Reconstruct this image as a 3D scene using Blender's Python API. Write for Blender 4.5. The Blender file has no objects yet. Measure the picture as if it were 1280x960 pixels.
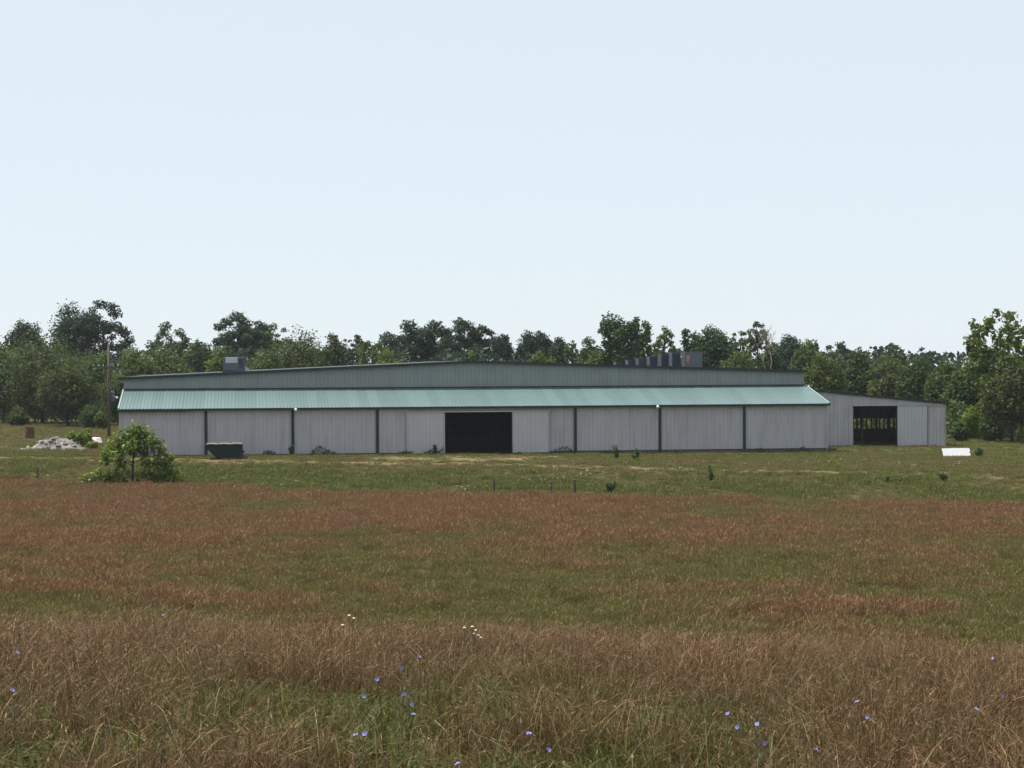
import bpy, math, random
import numpy as np
from mathutils import Matrix, Vector

S = bpy.context.scene
C = S.collection
R = math.radians

# ---------------------------------------------------------------- camera
cam = bpy.data.cameras.new('camera')
cam.sensor_width = 36
cam.lens = 67.5
cam.clip_start = 0.3
cam.clip_end = 6000
cam_o = bpy.data.objects.new('camera', cam)
C.objects.link(cam_o)
cam_o.matrix_world = Matrix.Translation((0, 0, 8.2)) @ Matrix.Rotation(R(90 - .597), 4, 'X') @ Matrix.Rotation(-.005, 4, 'Z')
S.camera = cam_o

# ---------------------------------------------------------------- sky and sun
SUN = Vector((-.36, .15, .92)).normalized()
W = bpy.data.worlds.new('World')
S.world = W
W.use_nodes = True
wn = W.node_tree
wn.nodes.clear()
sky = wn.nodes.new('ShaderNodeTexSky')
sky.sky_type = 'NISHITA'
sky.sun_disc = False
sky.sun_elevation = math.asin(SUN.z)
sky.sun_rotation = math.atan2(SUN.x, SUN.y)
sky.altitude = 100
sky.air_density = 1.0
sky.dust_density = .3
sky.ozone_density = 1.0
bg = wn.nodes.new('ShaderNodeBackground')
bg.inputs['Strength'].default_value = .12
wo = wn.nodes.new('ShaderNodeOutputWorld')
haze_mix = wn.nodes.new('ShaderNodeMix')   # an even summer haze thins the blue everywhere alike
haze_mix.data_type = 'RGBA'
haze_mix.inputs[0].default_value = .90
haze_mix.inputs[7].default_value = (4.30, 4.82, 5.25, 1)
wn.links.new(sky.outputs[0], haze_mix.inputs[6])
wn.links.new(haze_mix.outputs[2], bg.inputs['Color'])
wn.links.new(bg.outputs[0], wo.inputs['Surface'])
sl = bpy.data.lights.new('sun', 'SUN')
sl.energy = 5.0
sl.angle = R(.5)
sl.color = (1, .95, .87)
sun_o = bpy.data.objects.new('sun', sl)
sun_o.rotation_euler = SUN.to_track_quat('Z', 'Y').to_euler()
C.objects.link(sun_o)

S.render.engine = 'CYCLES'
S.view_settings.view_transform = 'Standard'
S.view_settings.look = 'None'
S.view_settings.gamma = 1
S.view_settings.use_curve_mapping = False
S.view_settings.exposure = .55
S.cycles.use_denoising = True
S.cycles.max_bounces = 6
S.cycles.diffuse_bounces = 3
S.cycles.transparent_max_bounces = 8
S.render.filter_size = 1.7

rng = np.random.default_rng(11)
random.seed(5)


# ---------------------------------------------------------------- noise and terrain height
def vnoise(x, y, seed):
    xi = np.floor(x).astype(np.int64)
    yi = np.floor(y).astype(np.int64)
    fx, fy = x - xi, y - yi
    fx = fx * fx * (3 - 2 * fx)
    fy = fy * fy * (3 - 2 * fy)

    def h(a, b):
        n = (a * 374761393 + b * 668265263 + seed * 1442695041) & 0xffffffff
        n = ((n ^ (n >> 13)) * 1274126177) & 0xffffffff
        return ((n ^ (n >> 16)) & 0xffff) / 65535.0
    return (h(xi, yi) * (1 - fx) + h(xi + 1, yi) * fx) * (1 - fy) + (h(xi, yi + 1) * (1 - fx) + h(xi + 1, yi + 1) * fx) * fy


def fbm(x, y, seed, oct=4):
    s, a, t = 0, 1, 0
    for i in range(oct):
        s = s + a * vnoise(x * 2 ** i + 17.3 * i, y * 2 ** i - 9.1 * i, seed + i)
        t += a
        a *= .5
    return s / t


def sm(a, b, v):
    t = np.clip((v - a) / (b - a), 0, 1)
    return t * t * (3 - 2 * t)


PY = np.array([-60, -30, 0, 8, 16, 24, 30, 38, 48, 60, 75, 100, 125, 138, 143, 150, 155, 160, 1e5])
PZ = np.array([7.4, 7.0, 6.55, 6.35, 5.6, 4.53, 3.45, 2.0, .75, -.05, -.55, -1.0, -1.35, -1.45, -1.2, -.45, -.05, .1, .1])


def shear(x, y):
    return y + .3 * x * sm(25, 120, y) * (1 - sm(170, 230, y))


def G(x, y):
    x = np.asarray(x, float)
    y = np.asarray(y, float)
    yc = shear(x, y)
    z = sum(np.interp(yc + o, PY, PZ) for o in (-3, -1.5, 0, 1.5, 3)) / 5
    z = z - .035 * np.clip(x, -12, 12) * (1 - sm(20, 60, y)) - .007 * np.clip(x, -60, 60) * sm(140, 170, y)
    bump = (fbm(x / 7, y / 7, 3, 3) - .5) * .22 * sm(40, 70, y) * (1 - .8 * sm(150, 160, yc)) + (fbm(x / 1.7, y / 1.7, 9, 2) - .5) * .10
    return z + bump


def g1(x, y):
    return float(G(x, y))


# ---------------------------------------------------------------- materials
def nodes(name):
    m = bpy.data.materials.new(name)
    m.use_nodes = True
    nt = m.node_tree
    return m, nt, nt.nodes['Principled BSDF'], nt.links.new


def paint(name, col, rough=.6, metal=0, var=.12, scale=3.0, spec=.4, dirt=None, dirt_amt=.35, bump=0, rand=0, streak=0):
    """procedural paint: base colour broken up by two noises, optional dirt blotches"""
    m, nt, b, L = nodes(name)
    tc = nt.nodes.new('ShaderNodeTexCoord')
    n = nt.nodes.new('ShaderNodeTexNoise')
    n.inputs['Scale'].default_value = scale
    n.inputs['Detail'].default_value = 6
    n.inputs['Roughness'].default_value = .65
    L(tc.outputs['Object'], n.inputs['Vector'])
    mr = nt.nodes.new('ShaderNodeMapRange')
    mr.inputs[1].default_value, mr.inputs[2].default_value = .3, .7
    mr.inputs[3].default_value, mr.inputs[4].default_value = 1 - var, 1 + var
    L(n.outputs['Fac'], mr.inputs[0])
    fac = mr.outputs[0]
    if rand:
        oi = nt.nodes.new('ShaderNodeObjectInfo')
        r2 = nt.nodes.new('ShaderNodeMapRange')
        r2.inputs[3].default_value, r2.inputs[4].default_value = 1 - rand, 1 + rand
        L(oi.outputs['Random'], r2.inputs[0])
        mu = nt.nodes.new('ShaderNodeMath')
        mu.operation = 'MULTIPLY'
        L(fac, mu.inputs[0])
        L(r2.outputs[0], mu.inputs[1])
        fac = mu.outputs[0]
    vm = nt.nodes.new('ShaderNodeVectorMath')
    vm.operation = 'SCALE'
    vm.inputs[0].default_value = col
    L(fac, vm.inputs['Scale'])
    out = vm.outputs[0]
    if dirt:
        n2 = nt.nodes.new('ShaderNodeTexNoise')
        n2.inputs['Scale'].default_value = scale * .35
        n2.inputs['Detail'].default_value = 9
        n2.inputs['Roughness'].default_value = .7
        if streak:
            mp = nt.nodes.new('ShaderNodeMapping')
            mp.inputs['Scale'].default_value = (1, 1, streak)
            L(tc.outputs['Object'], mp.inputs['Vector'])
            L(mp.outputs[0], n2.inputs['Vector'])
            n2.inputs['Scale'].default_value = 1.6
        else:
            L(tc.outputs['Object'], n2.inputs['Vector'])
        m3 = nt.nodes.new('ShaderNodeMapRange')
        m3.inputs[1].default_value, m3.inputs[2].default_value = .45, .75
        m3.inputs[4].default_value = dirt_amt
        L(n2.outputs['Fac'], m3.inputs[0])
        mx = nt.nodes.new('ShaderNodeMix')
        mx.data_type = 'RGBA'
        L(m3.outputs[0], mx.inputs[0])
        L(out, mx.inputs[6])
        mx.inputs[7].default_value = (*dirt, 1)
        out = mx.outputs[2]
    L(out, b.inputs['Base Color'])
    b.inputs['Roughness'].default_value = rough
    b.inputs['Metallic'].default_value = metal
    b.inputs['Specular IOR Level'].default_value = spec
    if bump:
        bp = nt.nodes.new('ShaderNodeBump')
        bp.inputs['Strength'].default_value = bump
        bp.inputs['Distance'].default_value = .03
        L(n.outputs['Fac'], bp.inputs['Height'])
        L(bp.outputs[0], b.inputs['Normal'])
    return m


def leaf_mat(name, c1, c2, trans=.38, rough=.6, spec=.15):
    """foliage: colour varies leaf by leaf (vertex attribute bv) and tree by tree"""
    m, nt, b, L = nodes(name)
    at = nt.nodes.new('ShaderNodeAttribute')
    at.attribute_name = 'bv'
    mx = nt.nodes.new('ShaderNodeMix')
    mx.data_type = 'RGBA'
    mx.inputs[6].default_value = (*c1, 1)
    mx.inputs[7].default_value = (*c2, 1)
    L(at.outputs['Fac'], mx.inputs[0])
    oi = nt.nodes.new('ShaderNodeObjectInfo')
    mr = nt.nodes.new('ShaderNodeMapRange')
    mr.inputs[3].default_value, mr.inputs[4].default_value = .82, 1.2
    L(oi.outputs['Random'], mr.inputs[0])
    vm = nt.nodes.new('ShaderNodeVectorMath')
    vm.operation = 'SCALE'
    L(mx.outputs[2], vm.inputs[0])
    L(mr.outputs[0], vm.inputs['Scale'])
    L(vm.outputs[0], b.inputs['Base Color'])
    b.inputs['Roughness'].default_value = rough
    b.inputs['Specular IOR Level'].default_value = spec
    tr = nt.nodes.new('ShaderNodeBsdfTranslucent')
    L(vm.outputs[0], tr.inputs['Color'])
    ms = nt.nodes.new('ShaderNodeMixShader')
    ms.inputs[0].default_value = trans
    L(b.outputs[0], ms.inputs[1])
    L(tr.outputs[0], ms.inputs[2])
    L(ms.outputs[0], nt.nodes['Material Output'].inputs['Surface'])
    return m


def grass_mat(name, dry, green, trans=.3):
    """grass blades: dry ramp and green ramp over the blade attribute bv, mixed by the clump's own tint"""
    m, nt, b, L = nodes(name)
    at = nt.nodes.new('ShaderNodeAttribute')
    at.attribute_name = 'bv'

    def ramp(cols):
        r = nt.nodes.new('ShaderNodeValToRGB')
        e = r.color_ramp.elements
        while len(e) < len(cols):
            e.new(.5)
        for k, (p, c) in enumerate(cols):
            e[k].position = p
            e[k].color = (*c, 1)
        L(at.outputs['Fac'], r.inputs[0])
        return r.outputs[0]
    ti = nt.nodes.new('ShaderNodeAttribute')
    ti.attribute_type = 'INSTANCER'
    ti.attribute_name = 'tint'
    mx = nt.nodes.new('ShaderNodeMix')
    mx.data_type = 'RGBA'
    L(ti.outputs['Fac'], mx.inputs[0])
    L(ramp(dry), mx.inputs[6])
    L(ramp(green), mx.inputs[7])
    oi = nt.nodes.new('ShaderNodeObjectInfo')
    mr = nt.nodes.new('ShaderNodeMapRange')
    mr.inputs[3].default_value, mr.inputs[4].default_value = .75, 1.25
    L(oi.outputs['Random'], mr.inputs[0])
    vm = nt.nodes.new('ShaderNodeVectorMath')
    vm.operation = 'SCALE'
    L(mx.outputs[2], vm.inputs[0])
    L(mr.outputs[0], vm.inputs['Scale'])
    L(vm.outputs[0], b.inputs['Base Color'])
    b.inputs['Roughness'].default_value = .6
    b.inputs['Specular IOR Level'].default_value = .25
    tr = nt.nodes.new('ShaderNodeBsdfTranslucent')
    L(vm.outputs[0], tr.inputs['Color'])
    ms = nt.nodes.new('ShaderNodeMixShader')
    ms.inputs[0].default_value = trans
    L(b.outputs[0], ms.inputs[1])
    L(tr.outputs[0], ms.inputs[2])
    L(ms.outputs[0], nt.nodes['Material Output'].inputs['Surface'])
    return m


WHITE_WALL = paint('white_steel_siding', (.395, .385, .41), .5, 0, .04, .6, .4, (.25, .22, .19), .6, 0, .04, .12)
UPPER_WALL = paint('darker_upper_siding', (.225, .25, .242), .5, 0, .05, .6, .3, (.15, .15, .14), .4, 0, 0, .12)  # upper siding colour set darker and greener than the front wall's
DOOR_WALL = paint('white_steel_door', (.425, .415, .44), .45, 0, .04, .6, .4, (.36, .31, .25), .2)
GREEN_ROOF = paint('green_steel_roof', (.102, .160, .157), .32, 0, .06, .5, .6, (.20, .23, .22), .4, 0, .10)
GREEN_TRIM = paint('dark_green_trim', (.007, .018, .017), .5, 0, .15, 1.5, .4)
RAKE_TRIM = paint('pale_green_rake', (.26, .34, .32), .35, 0, .08, 1.5, .5)
DIRT = paint('packed_dirt', (.16, .12, .08), .95, 0, .3, 1.2, .1)
CONCRETE = paint('old_concrete', (.12, .11, .10), .9, 0, .25, 2, .2)
GALV = paint('galvanised_steel', (.095, .110, .130), .4, .35, .15, 4, .5, (.2, .16, .12), .3)
GALV_D = paint('dark_louvre_steel', (.03, .045, .075), .5, .2, .2, 5, .4)
PALE_PANEL = paint('pale_panel', (.50, .50, .50), .4, 0, .1, 4, .4)
RUST_PINK = paint('faded_red_primer', (.42, .20, .17), .6, 0, .2, 6, .3)
LAMP_WHITE = paint('white_lamp_glass', (.85, .85, .85), .15, 0, .02, 5, .6)
BIN_GREEN = paint('dark_green_bin_paint', (.008, .022, .018), .7, 0, .3, 3, .2, (.09, .05, .03), .3)
BIN_LID = paint('sun_greyed_bin_lid', (.22, .20, .20), .38, 0, .2, 5, .5)
WOOD = paint('weathered_wood', (.085, .060, .048), .9, 0, .3, 6, .2, (.16, .14, .12), .4, .4)
POLE_WOOD = paint('grey_brown_pole_wood', (.10, .075, .062), .9, 0, .3, 6, .2, (.16, .14, .13), .4, .3)
BARK = paint('dark_bark', (.035, .028, .022), .95, 0, .35, 5, .15, None, .3, .5)
PALE_BARK = paint('grey_bare_bark', (.20, .17, .14), .95, 0, .3, 5, .15)
RUST = paint('rusty_brown_steel', (.115, .050, .035), .8, .1, .35, 5, .3, (.17, .11, .09), .6, .3)
RUST_TOP = paint('pale_rusty_top', (.33, .25, .21), .8, 0, .3, 5, .3)
RUBBLE = paint('pale_rubble_stone', (.22, .205, .195), .95, 0, .3, 4, .2, (.17, .12, .085), .4, .4)
WHITE_PL = paint('chalky_white_paint', (.66, .66, .65), .5, 0, .06, 3, .4, (.5, .45, .38), .25)
RED_PL = paint('dull_red_plastic', (.30, .07, .05), .5, 0, .15, 4, .4)
CERAMIC = paint('pale_ceramic', (.55, .53, .50), .3, 0, .05, 5, .5)

LEAF = {
    'deep': leaf_mat('deep_oak_leaf', (0.0208, 0.0384, 0.0211), (0.0544, 0.0816, 0.0387)),
    'mid': leaf_mat('mid_green_leaf', (0.0324, 0.0578, 0.0145), (0.0947, 0.1353, 0.0311)),
    'olive': leaf_mat('olive_leaf', (0.0343, 0.0541, 0.0135), (0.0975, 0.1209, 0.0290)),
    'light': leaf_mat('light_green_leaf', (0.0496, 0.0794, 0.0145), (0.1308, 0.1641, 0.0311)),
    'rich': leaf_mat('rich_green_leaf', (0.0288, 0.0614, 0.0187), (0.0767, 0.1308, 0.0353)),
    'bright': leaf_mat('bright_green_leaf', (.080, .120, .016), (.190, .250, .035)),
    'gloss': leaf_mat('glossy_young_leaf', (.060, .095, .010), (.165, .220, .026), .42, .5, .28),
    'weed': leaf_mat('weed_leaf', (0.0375, 0.0688, 0.0250), (0.0938, 0.1375, 0.0438)),
}


# ---------------------------------------------------------------- mesh building
class MB:
    def __init__(s):
        s.v, s.f = [], []

    def poly(s, pts):
        n = len(s.v)
        s.v += [tuple(p) for p in pts]
        s.f.append(tuple(range(n, n + len(pts))))
        return s

    def box(s, a, b):
        n = len(s.v)
        (x0, y0, z0), (x1, y1, z1) = a, b
        s.v += [(x0, y0, z0), (x1, y0, z0), (x1, y1, z0), (x0, y1, z0), (x0, y0, z1), (x1, y0, z1), (x1, y1, z1), (x0, y1, z1)]
        s.f += [tuple(n + i for i in q) for q in ((0, 3, 2, 1), (4, 5, 6, 7), (0, 1, 5, 4), (1, 2, 6, 5), (2, 3, 7, 6), (3, 0, 4, 7))]
        return s

    def prism(s, pts, axis, a, b):
        """extrude a 2-D outline along an axis from a to b"""
        def p3(p, w):
            return {'x': (w, p[0], p[1]), 'y': (p[0], w, p[1]), 'z': (p[0], p[1], w)}[axis]
        n, k = len(s.v), len(pts)
        s.v += [p3(p, a) for p in pts] + [p3(p, b) for p in pts]
        s.f += [tuple(n + i for i in range(k)), tuple(n + k + i for i in reversed(range(k)))]
        s.f += [(n + i, n + k + i, n + k + (i + 1) % k, n + (i + 1) % k) for i in range(k)]
        return s

    def tube(s, pts, rad, seg=8, cap=True):
        pts = [Vector(p) for p in pts]
        n = len(s.v)
        for i, p in enumerate(pts):
            d = (pts[min(i + 1, len(pts) - 1)] - pts[max(i - 1, 0)]).normalized()
            a = d.cross(Vector((0, 1, 0)) if abs(d.y) < .9 else Vector((1, 0, 0))).normalized()
            b = d.cross(a)
            r = rad[i] if hasattr(rad, '__len__') else rad
            for k in range(seg):
                t = 2 * math.pi * k / seg
                s.v.append(tuple(p + a * (r * math.cos(t)) + b * (r * math.sin(t))))
        for i in range(len(pts) - 1):
            for k in range(seg):
                q = n + i * seg
                s.f.append((q + k, q + (k + 1) % seg, q + seg + (k + 1) % seg, q + seg + k))
        if cap:
            s.f.append(tuple(n + k for k in reversed(range(seg))))
            s.f.append(tuple(n + (len(pts) - 1) * seg + k for k in range(seg)))
        return s

    def lathe(s, prof, seg=16, c=(0, 0, 0)):
        n, k = len(s.v), len(prof)
        for i in range(seg):
            t = 2 * math.pi * i / seg
            s.v += [(c[0] + r * math.cos(t), c[1] + r * math.sin(t), c[2] + z) for r, z in prof]
        for i in range(seg):
            for j in range(k - 1):
                a, b = n + i * k + j, n + ((i + 1) % seg) * k + j
                s.f.append((a, b, b + 1, a + 1))
        return s

    def mesh(s, name):
        me = bpy.data.meshes.new(name)
        me.from_pydata(s.v, [], s.f)
        me.update()
        return me

    def build(s, name, mat, parent=None, smooth=False, label=None, kind=None):
        return obj(name, s.mesh(name), mat, parent, smooth, label, kind)


def obj(name, me, mat, parent=None, smooth=False, label=None, kind=None):
    if mat and not me.materials:
        me.materials.append(mat)
    o = bpy.data.objects.new(name, me)
    C.objects.link(o)
    o.parent = parent
    if smooth:
        for p in me.polygons:
            p.use_smooth = True
    if label:
        o['label'] = label
    if kind:
        o['kind'] = kind
    return o


def tag(o, label=None, cat=None, group=None, kind=None):
    for k, v in (('label', label), ('category', cat), ('group', group), ('kind', kind)):
        if v:
            o[k] = v
    return o


def empty(name, loc, rz=0, label=None, cat=None, group=None):
    o = bpy.data.objects.new(name, None)
    o.empty_display_size = .3
    C.objects.link(o)
    o.location = loc
    o.rotation_euler.z = rz
    return tag(o, label, cat, group)


def on_ground(x, y, dz=0):
    return (x, y, g1(x, y) + dz)


def bevel(o, w=.02, seg=2):
    m = o.modifiers.new('bevel', 'BEVEL')
    m.width = w
    m.segments = seg
    m.limit_method = 'ANGLE'
    return o

# ================================================================ the ground
def dryness(x, y):
    """1 = red dry grass, 0 = green: patches of the meadow itself"""
    yc = shear(x, y)
    n = fbm(x / 9, y / 14, 21, 4)
    n2 = fbm(x / 2.6, y / 4.5, 31, 3)
    base = .06 + .62 * sm(78, 110, yc + .40 * np.clip(-x, -12, 30)) + .10 * sm(6, -18, x)
    return np.clip(base + (n - .5) * 2.1 + (n2 - .5) * 1.5, 0, 1)


def yardness(x, y):
    yc = shear(x, y) - .16 * np.clip(-x - 6, 0, 60) + (fbm(x / 4, y / 3, 5, 4) - .5) * 8
    return sm(134.5, 138.5, yc)


TRACK = np.array([(-62, 172), (-49.5, 169.7), (-44.9, 168.4), (-39.4, 167.0), (-34.6, 165.8), (-23, 162.4), (-10.7, 159.4), (-2.7, 157.6), (7.6, 152.8), (16.1, 148.9), (27.8, 145.5), (37.5, 140.6), (48, 137)])


def track_dist(x, y):
    return np.abs(y - np.interp(x, TRACK[:, 0], TRACK[:, 1]))


def dirtness(x, y):
    n = fbm(x / 2.2, y / 2.2, 71, 4)
    d = track_dist(x, y)
    w = .9 + 1.0 * fbm(x / 8, y * 0, 44, 2)
    a = (1 - sm(w * .5, w * 1.3, d)) * .75 * (1 - sm(48, 55, np.abs(x)))
    apron = (1 - sm(.45, 1.0, np.hypot((x + 2.5) / 15, (y - 165) / 7))) * .9
    apron2 = (1 - sm(.4, 1.0, np.hypot((x + 24) / 9, (y - 163) / 3))) * .5
    wd = (y - 168) * math.cos(R(8)) - (x + 34.4) * math.sin(R(8))
    foot = .75 * sm(-3.2, -.6, wd) * (1 - sm(0, 1, wd)) * (np.abs(x + 2.5) < 32)
    apron2 = np.maximum(apron2, foot)
    return np.clip(np.maximum(np.maximum(a, apron), apron2) * (.25 + 1.25 * n) - .09, 0, .9)


def axis(pieces):
    out = []
    for a, b, n in pieces:
        out.append(np.linspace(a, b, n, endpoint=False))
    return np.concatenate(out + [[pieces[-1][1]]])


gx = axis([(-2500, -400, 10), (-400, -90, 20), (-90, -50, 50), (-50, -14, 72), (-14, 14, 90), (14, 50, 72), (50, 90, 50), (90, 400, 20), (400, 2500, 10)])
gy = axis([(-60, 0, 12), (0, 30, 90), (30, 60, 30), (60, 130, 110), (130, 185, 130), (185, 260, 60), (260, 400, 30), (400, 3500, 24)])
X, Y = np.meshgrid(gx, gy)
Z = G(X, Y)
me = bpy.data.meshes.new('ground')
nx, ny = len(gx), len(gy)
idx = np.arange(nx * ny).reshape(ny, nx)
q = np.stack([idx[:-1, :-1], idx[:-1, 1:], idx[1:, 1:], idx[1:, :-1]], -1).reshape(-1, 4)
me.from_pydata(np.stack([X, Y, Z], -1).reshape(-1, 3).tolist(), [], q.tolist())
for nm, fn in (('dry', dryness), ('yard', yardness), ('dirt', dirtness)):
    a = me.attributes.new(nm, 'FLOAT', 'POINT')
    a.data.foreach_set('value', np.ascontiguousarray(fn(X, Y).reshape(-1), dtype=np.float32))


def ground_material():
    m, nt, b, L = nodes('meadow_soil_and_turf')
    tc = nt.nodes.new('ShaderNodeTexCoord')

    def noise(s, d=6, r=.65):
        n = nt.nodes.new('ShaderNodeTexNoise')
        n.inputs['Scale'].default_value = s
        n.inputs['Detail'].default_value = d
        n.inputs['Roughness'].default_value = r
        L(tc.outputs['Object'], n.inputs['Vector'])
        return n.outputs['Fac']

    def attr(n):
        a = nt.nodes.new('ShaderNodeAttribute')
        a.attribute_name = n
        return a.outputs['Fac']

    def mix(f, a, c):
        x = nt.nodes.new('ShaderNodeMix')
        x.data_type = 'RGBA'
        if isinstance(f, float):
            x.inputs[0].default_value = f
        else:
            L(f, x.inputs[0])
        for s, v in ((6, a), (7, c)):
            if isinstance(v, tuple):
                x.inputs[s].default_value = (*v, 1)
            else:
                L(v, x.inputs[s])
        return x.outputs[2]

    def rng_(f, a, c):
        r = nt.nodes.new('ShaderNodeMapRange')
        r.inputs[1].default_value, r.inputs[2].default_value = a, c
        L(f, r.inputs[0])
        return r.outputs[0]
    fine = rng_(noise(5.5), .3, .7)
    mid = rng_(noise(.8), .35, .65)
    field = mix(attr('dry'), mix(fine, (.030, .034, .008), (.060, .060, .015)), mix(fine, (.075, .042, .014), (.130, .074, .026)))
    yard = mix(mid, mix(fine, (.034, .042, .008), (.076, .082, .018)), mix(fine, (.046, .044, .012), (.085, .074, .022)))
    dirt = mix(fine, (.125, .088, .045), (.205, .150, .085))
    L(mix(attr('dirt'), mix(attr('yard'), field, yard), dirt), b.inputs['Base Color'])
    b.inputs['Roughness'].default_value = .95
    b.inputs['Specular IOR Level'].default_value = .1
    bp = nt.nodes.new('ShaderNodeBump')
    bp.inputs['Strength'].default_value = .7
    bp.inputs['Distance'].default_value = .12
    L(noise(4, 8, .7), bp.inputs['Height'])
    L(bp.outputs[0], b.inputs['Normal'])
    return m


tag(obj('ground', me, ground_material(), None, True), 'rolling meadow ground rising to the yard of the barn', 'ground', None, 'structure')


# ================================================================ the barn
BARN = empty('metal_barn', (-34.4, 168, 0), R(8), 'long low white steel barn with green lean-to roof and open shed wing at its right', 'barn')
LEN, DEP = 64.1, 46.0
Z0, ZE = .33, 4.43
POST = [7.5, 15.1, 22.6, 40.5, 48.3, 56.2]
O0, O1, OH = 28.64, 34.72, 3.92


def roof_z(t):
    return np.interp(t, [-1, 0, 31.9, 63.9, 65], [7.11, 7.15, 8.52, 7.45, 7.41])


def corrugated(t0, t1, bot, top, y0, y1=None, pitch=.38, rib=.035, back=.05):
    """ribbed steel sheet between t0 and t1; bot/top give its lower and upper edge heights, y0/y1 the depth of those edges"""
    y1 = y0 if y1 is None else y1
    m = MB()
    ts, of = [t0], [0]
    k = math.floor(t0 / pitch) * pitch
    while k < t1:
        for a, o in ((.70, 0), (.78, 1), (.92, 1), (1.0, 0)):
            p = k + a * pitch
            if t0 + .004 < p < t1 - .004:
                ts.append(p)
                of.append(o)
        k += pitch
    ts.append(t1)
    of.append(0)
    nrm = Vector((0, -1, 0))
    if y1 != y0:
        d = Vector((0, y1 - y0, top(t0) - bot(t0))).normalized()
        nrm = Vector((0, -d.z, d.y))
    n = len(ts)
    for e, (yy, zf) in enumerate(((y0, bot), (y1, top))):
        for t, o in zip(ts, of):
            p = Vector((t, yy, float(zf(t)))) + nrm * (rib * o)
            m.v.append(tuple(p))
    for yy, zf in ((y0, bot), (y1, top)):
        for t in ts:
            m.v.append(tuple(Vector((t, yy, float(zf(t)))) - nrm * back))
    for i in range(n - 1):
        m.f += [(i, i + 1, n + i + 1, n + i), (2 * n + i + 1, 2 * n + i, 3 * n + i, 3 * n + i + 1), (i + 1, i, 2 * n + i, 2 * n + i + 1), (n + i, n + i + 1, 3 * n + i + 1, 3 * n + i)]
    m.f += [(0, n, 3 * n, 2 * n), (n - 1, 3 * n - 1, 4 * n - 1, 2 * n - 1)]
    return m


def cst(v):
    return lambda t: v


# front wall, bay by bay
edges = [0, 7.5, 15.1, 22.6, O0]
edges2 = [O1, 40.5, 48.3, 56.2, LEN]
for a, b in list(zip(edges[:-1], edges[1:])) + list(zip(edges2[:-1], edges2[1:])):
    corrugated(a + .002, b - .002, cst(Z0), cst(ZE), 0).build('wall_bay', WHITE_WALL, BARN)
corrugated(O0, O1, cst(OH), cst(ZE), 0).build('door_header', WHITE_WALL, BARN)
for t in POST:
    bevel(MB().box((t - .13, -.12, -.1), (t + .13, -.036, ZE - .12)).build('wall_post', GREEN_TRIM, BARN), .015)
for t in (.06, LEN - .06):
    MB().box((t - .07, -.075, Z0 - .02), (t + .07, -.037, ZE - .1)).build('corner_trim', WHITE_WALL, BARN)
# the dark foundation under the sheeting
MB().box((.05, .10, -.7), (O0 - .1, .35, Z0 + .04)).build('foundation', CONCRETE, BARN)
MB().box((O1 + .1, .10, -.7), (LEN - .05, .35, Z0 + .04)).build('foundation', CONCRETE, BARN)
# two sliding doors pushed aside from the opening
for a, b in ((25.19, O0 - .02), (O1 + .02, 38.07)):
    d = corrugated(a, b, cst(.22), cst(3.86), -.16, None, .38, .03, .04).build('sliding_door', DOOR_WALL, BARN)
    for p, w in ((a, .05), (b - .05, .05)):
        MB().box((p, -.215, .22), (p + w, -.192, 3.86)).build('edge_rail', DOOR_WALL, d)
MB().box((25.1, -.21, 3.9), (38.2, -.06, 4.0)).build('door_track', DOOR_WALL, BARN)
for t in (O0, O1):
    MB().box((t - .06, -.04, 0), (t + .06, .2, OH - .002)).build('door_jamb', GREEN_TRIM, BARN)

# lean-to roof of separate ribbed sheets
Y_E, Z_E, Z_T = -.38, 4.42, 5.98
sl_ = (Z_T - Z_E) / (7 - Y_E)
deck = MB().prism([(Y_E + .03, Z_E - .12), (7, Z_T - .12), (7, Z_T - .07), (Y_E + .03, Z_E - .07)], 'x', .02, LEN - .02).build('lean_to_roof', GREEN_TRIM, BARN)
nsh = 70
shw = LEN / nsh
proto = corrugated(0, shw - .004, cst(Z_E), cst(Z_T), Y_E, 7, shw / 3, .04, .05).mesh('roof_sheet')
for i in range(nsh):
    o = obj('roof_sheet', proto, GREEN_ROOF, deck)
    o.location = (i * shw + .002, 0, random.uniform(-.008, .008))
for t0, mt in ((-.10, RAKE_TRIM), (LEN - .02, RAKE_TRIM)):
    MB().prism([(Y_E - .02, Z_E - .10), (7, Z_T - .10), (7, Z_T + .10), (Y_E - .02, Z_E + .10)], 'x', t0, t0 + .12).build('rake_trim', mt, BARN)
MB().box((-.12, Y_E - .10, Z_E - .25), (6.1, Y_E - .01, Z_E - .06)).build('eave_trim', GREEN_TRIM, BARN)
MB().box((6.102, Y_E - .10, Z_E - .18), (LEN + .12, Y_E - .01, Z_E + .005)).build('eave_trim', GREEN_TRIM, BARN)
MB().box((0, Y_E, Z_E - .2), (LEN, -.04, Z_E - .17)).build('soffit', WHITE_WALL, BARN)
# triangular lean-to end walls and the long side and rear walls
for t, n in ((0.0, -1), (LEN, 1)):
    a, b = (t + .012, t + .06) if n < 0 else (t - .06, t - .012)
    MB().prism([(.06, Z0 - .3), (7.05, Z0 - .3), (7.05, Z_T - .16), (.06, Z_E - .05)], 'x', a, b).build('end_wall', WHITE_WALL, BARN)
    zt = float(roof_z(t)) - .06
    if n > 0:
        a, b = 63.88, 63.94
    MB().prism([(7.16, -.3), (DEP, -.3), (DEP, zt), (7.16, zt)], 'x', a, b).build('side_wall', WHITE_WALL, BARN)
MB().box((0, DEP, -.3), (63.95, DEP + .1, 7.0)).build('rear_wall', WOOD, BARN)
MB().box((.1, .36, -.25), (63.6, DEP - .05, -.02)).build('barn_floor', DIRT, BARN)
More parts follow.
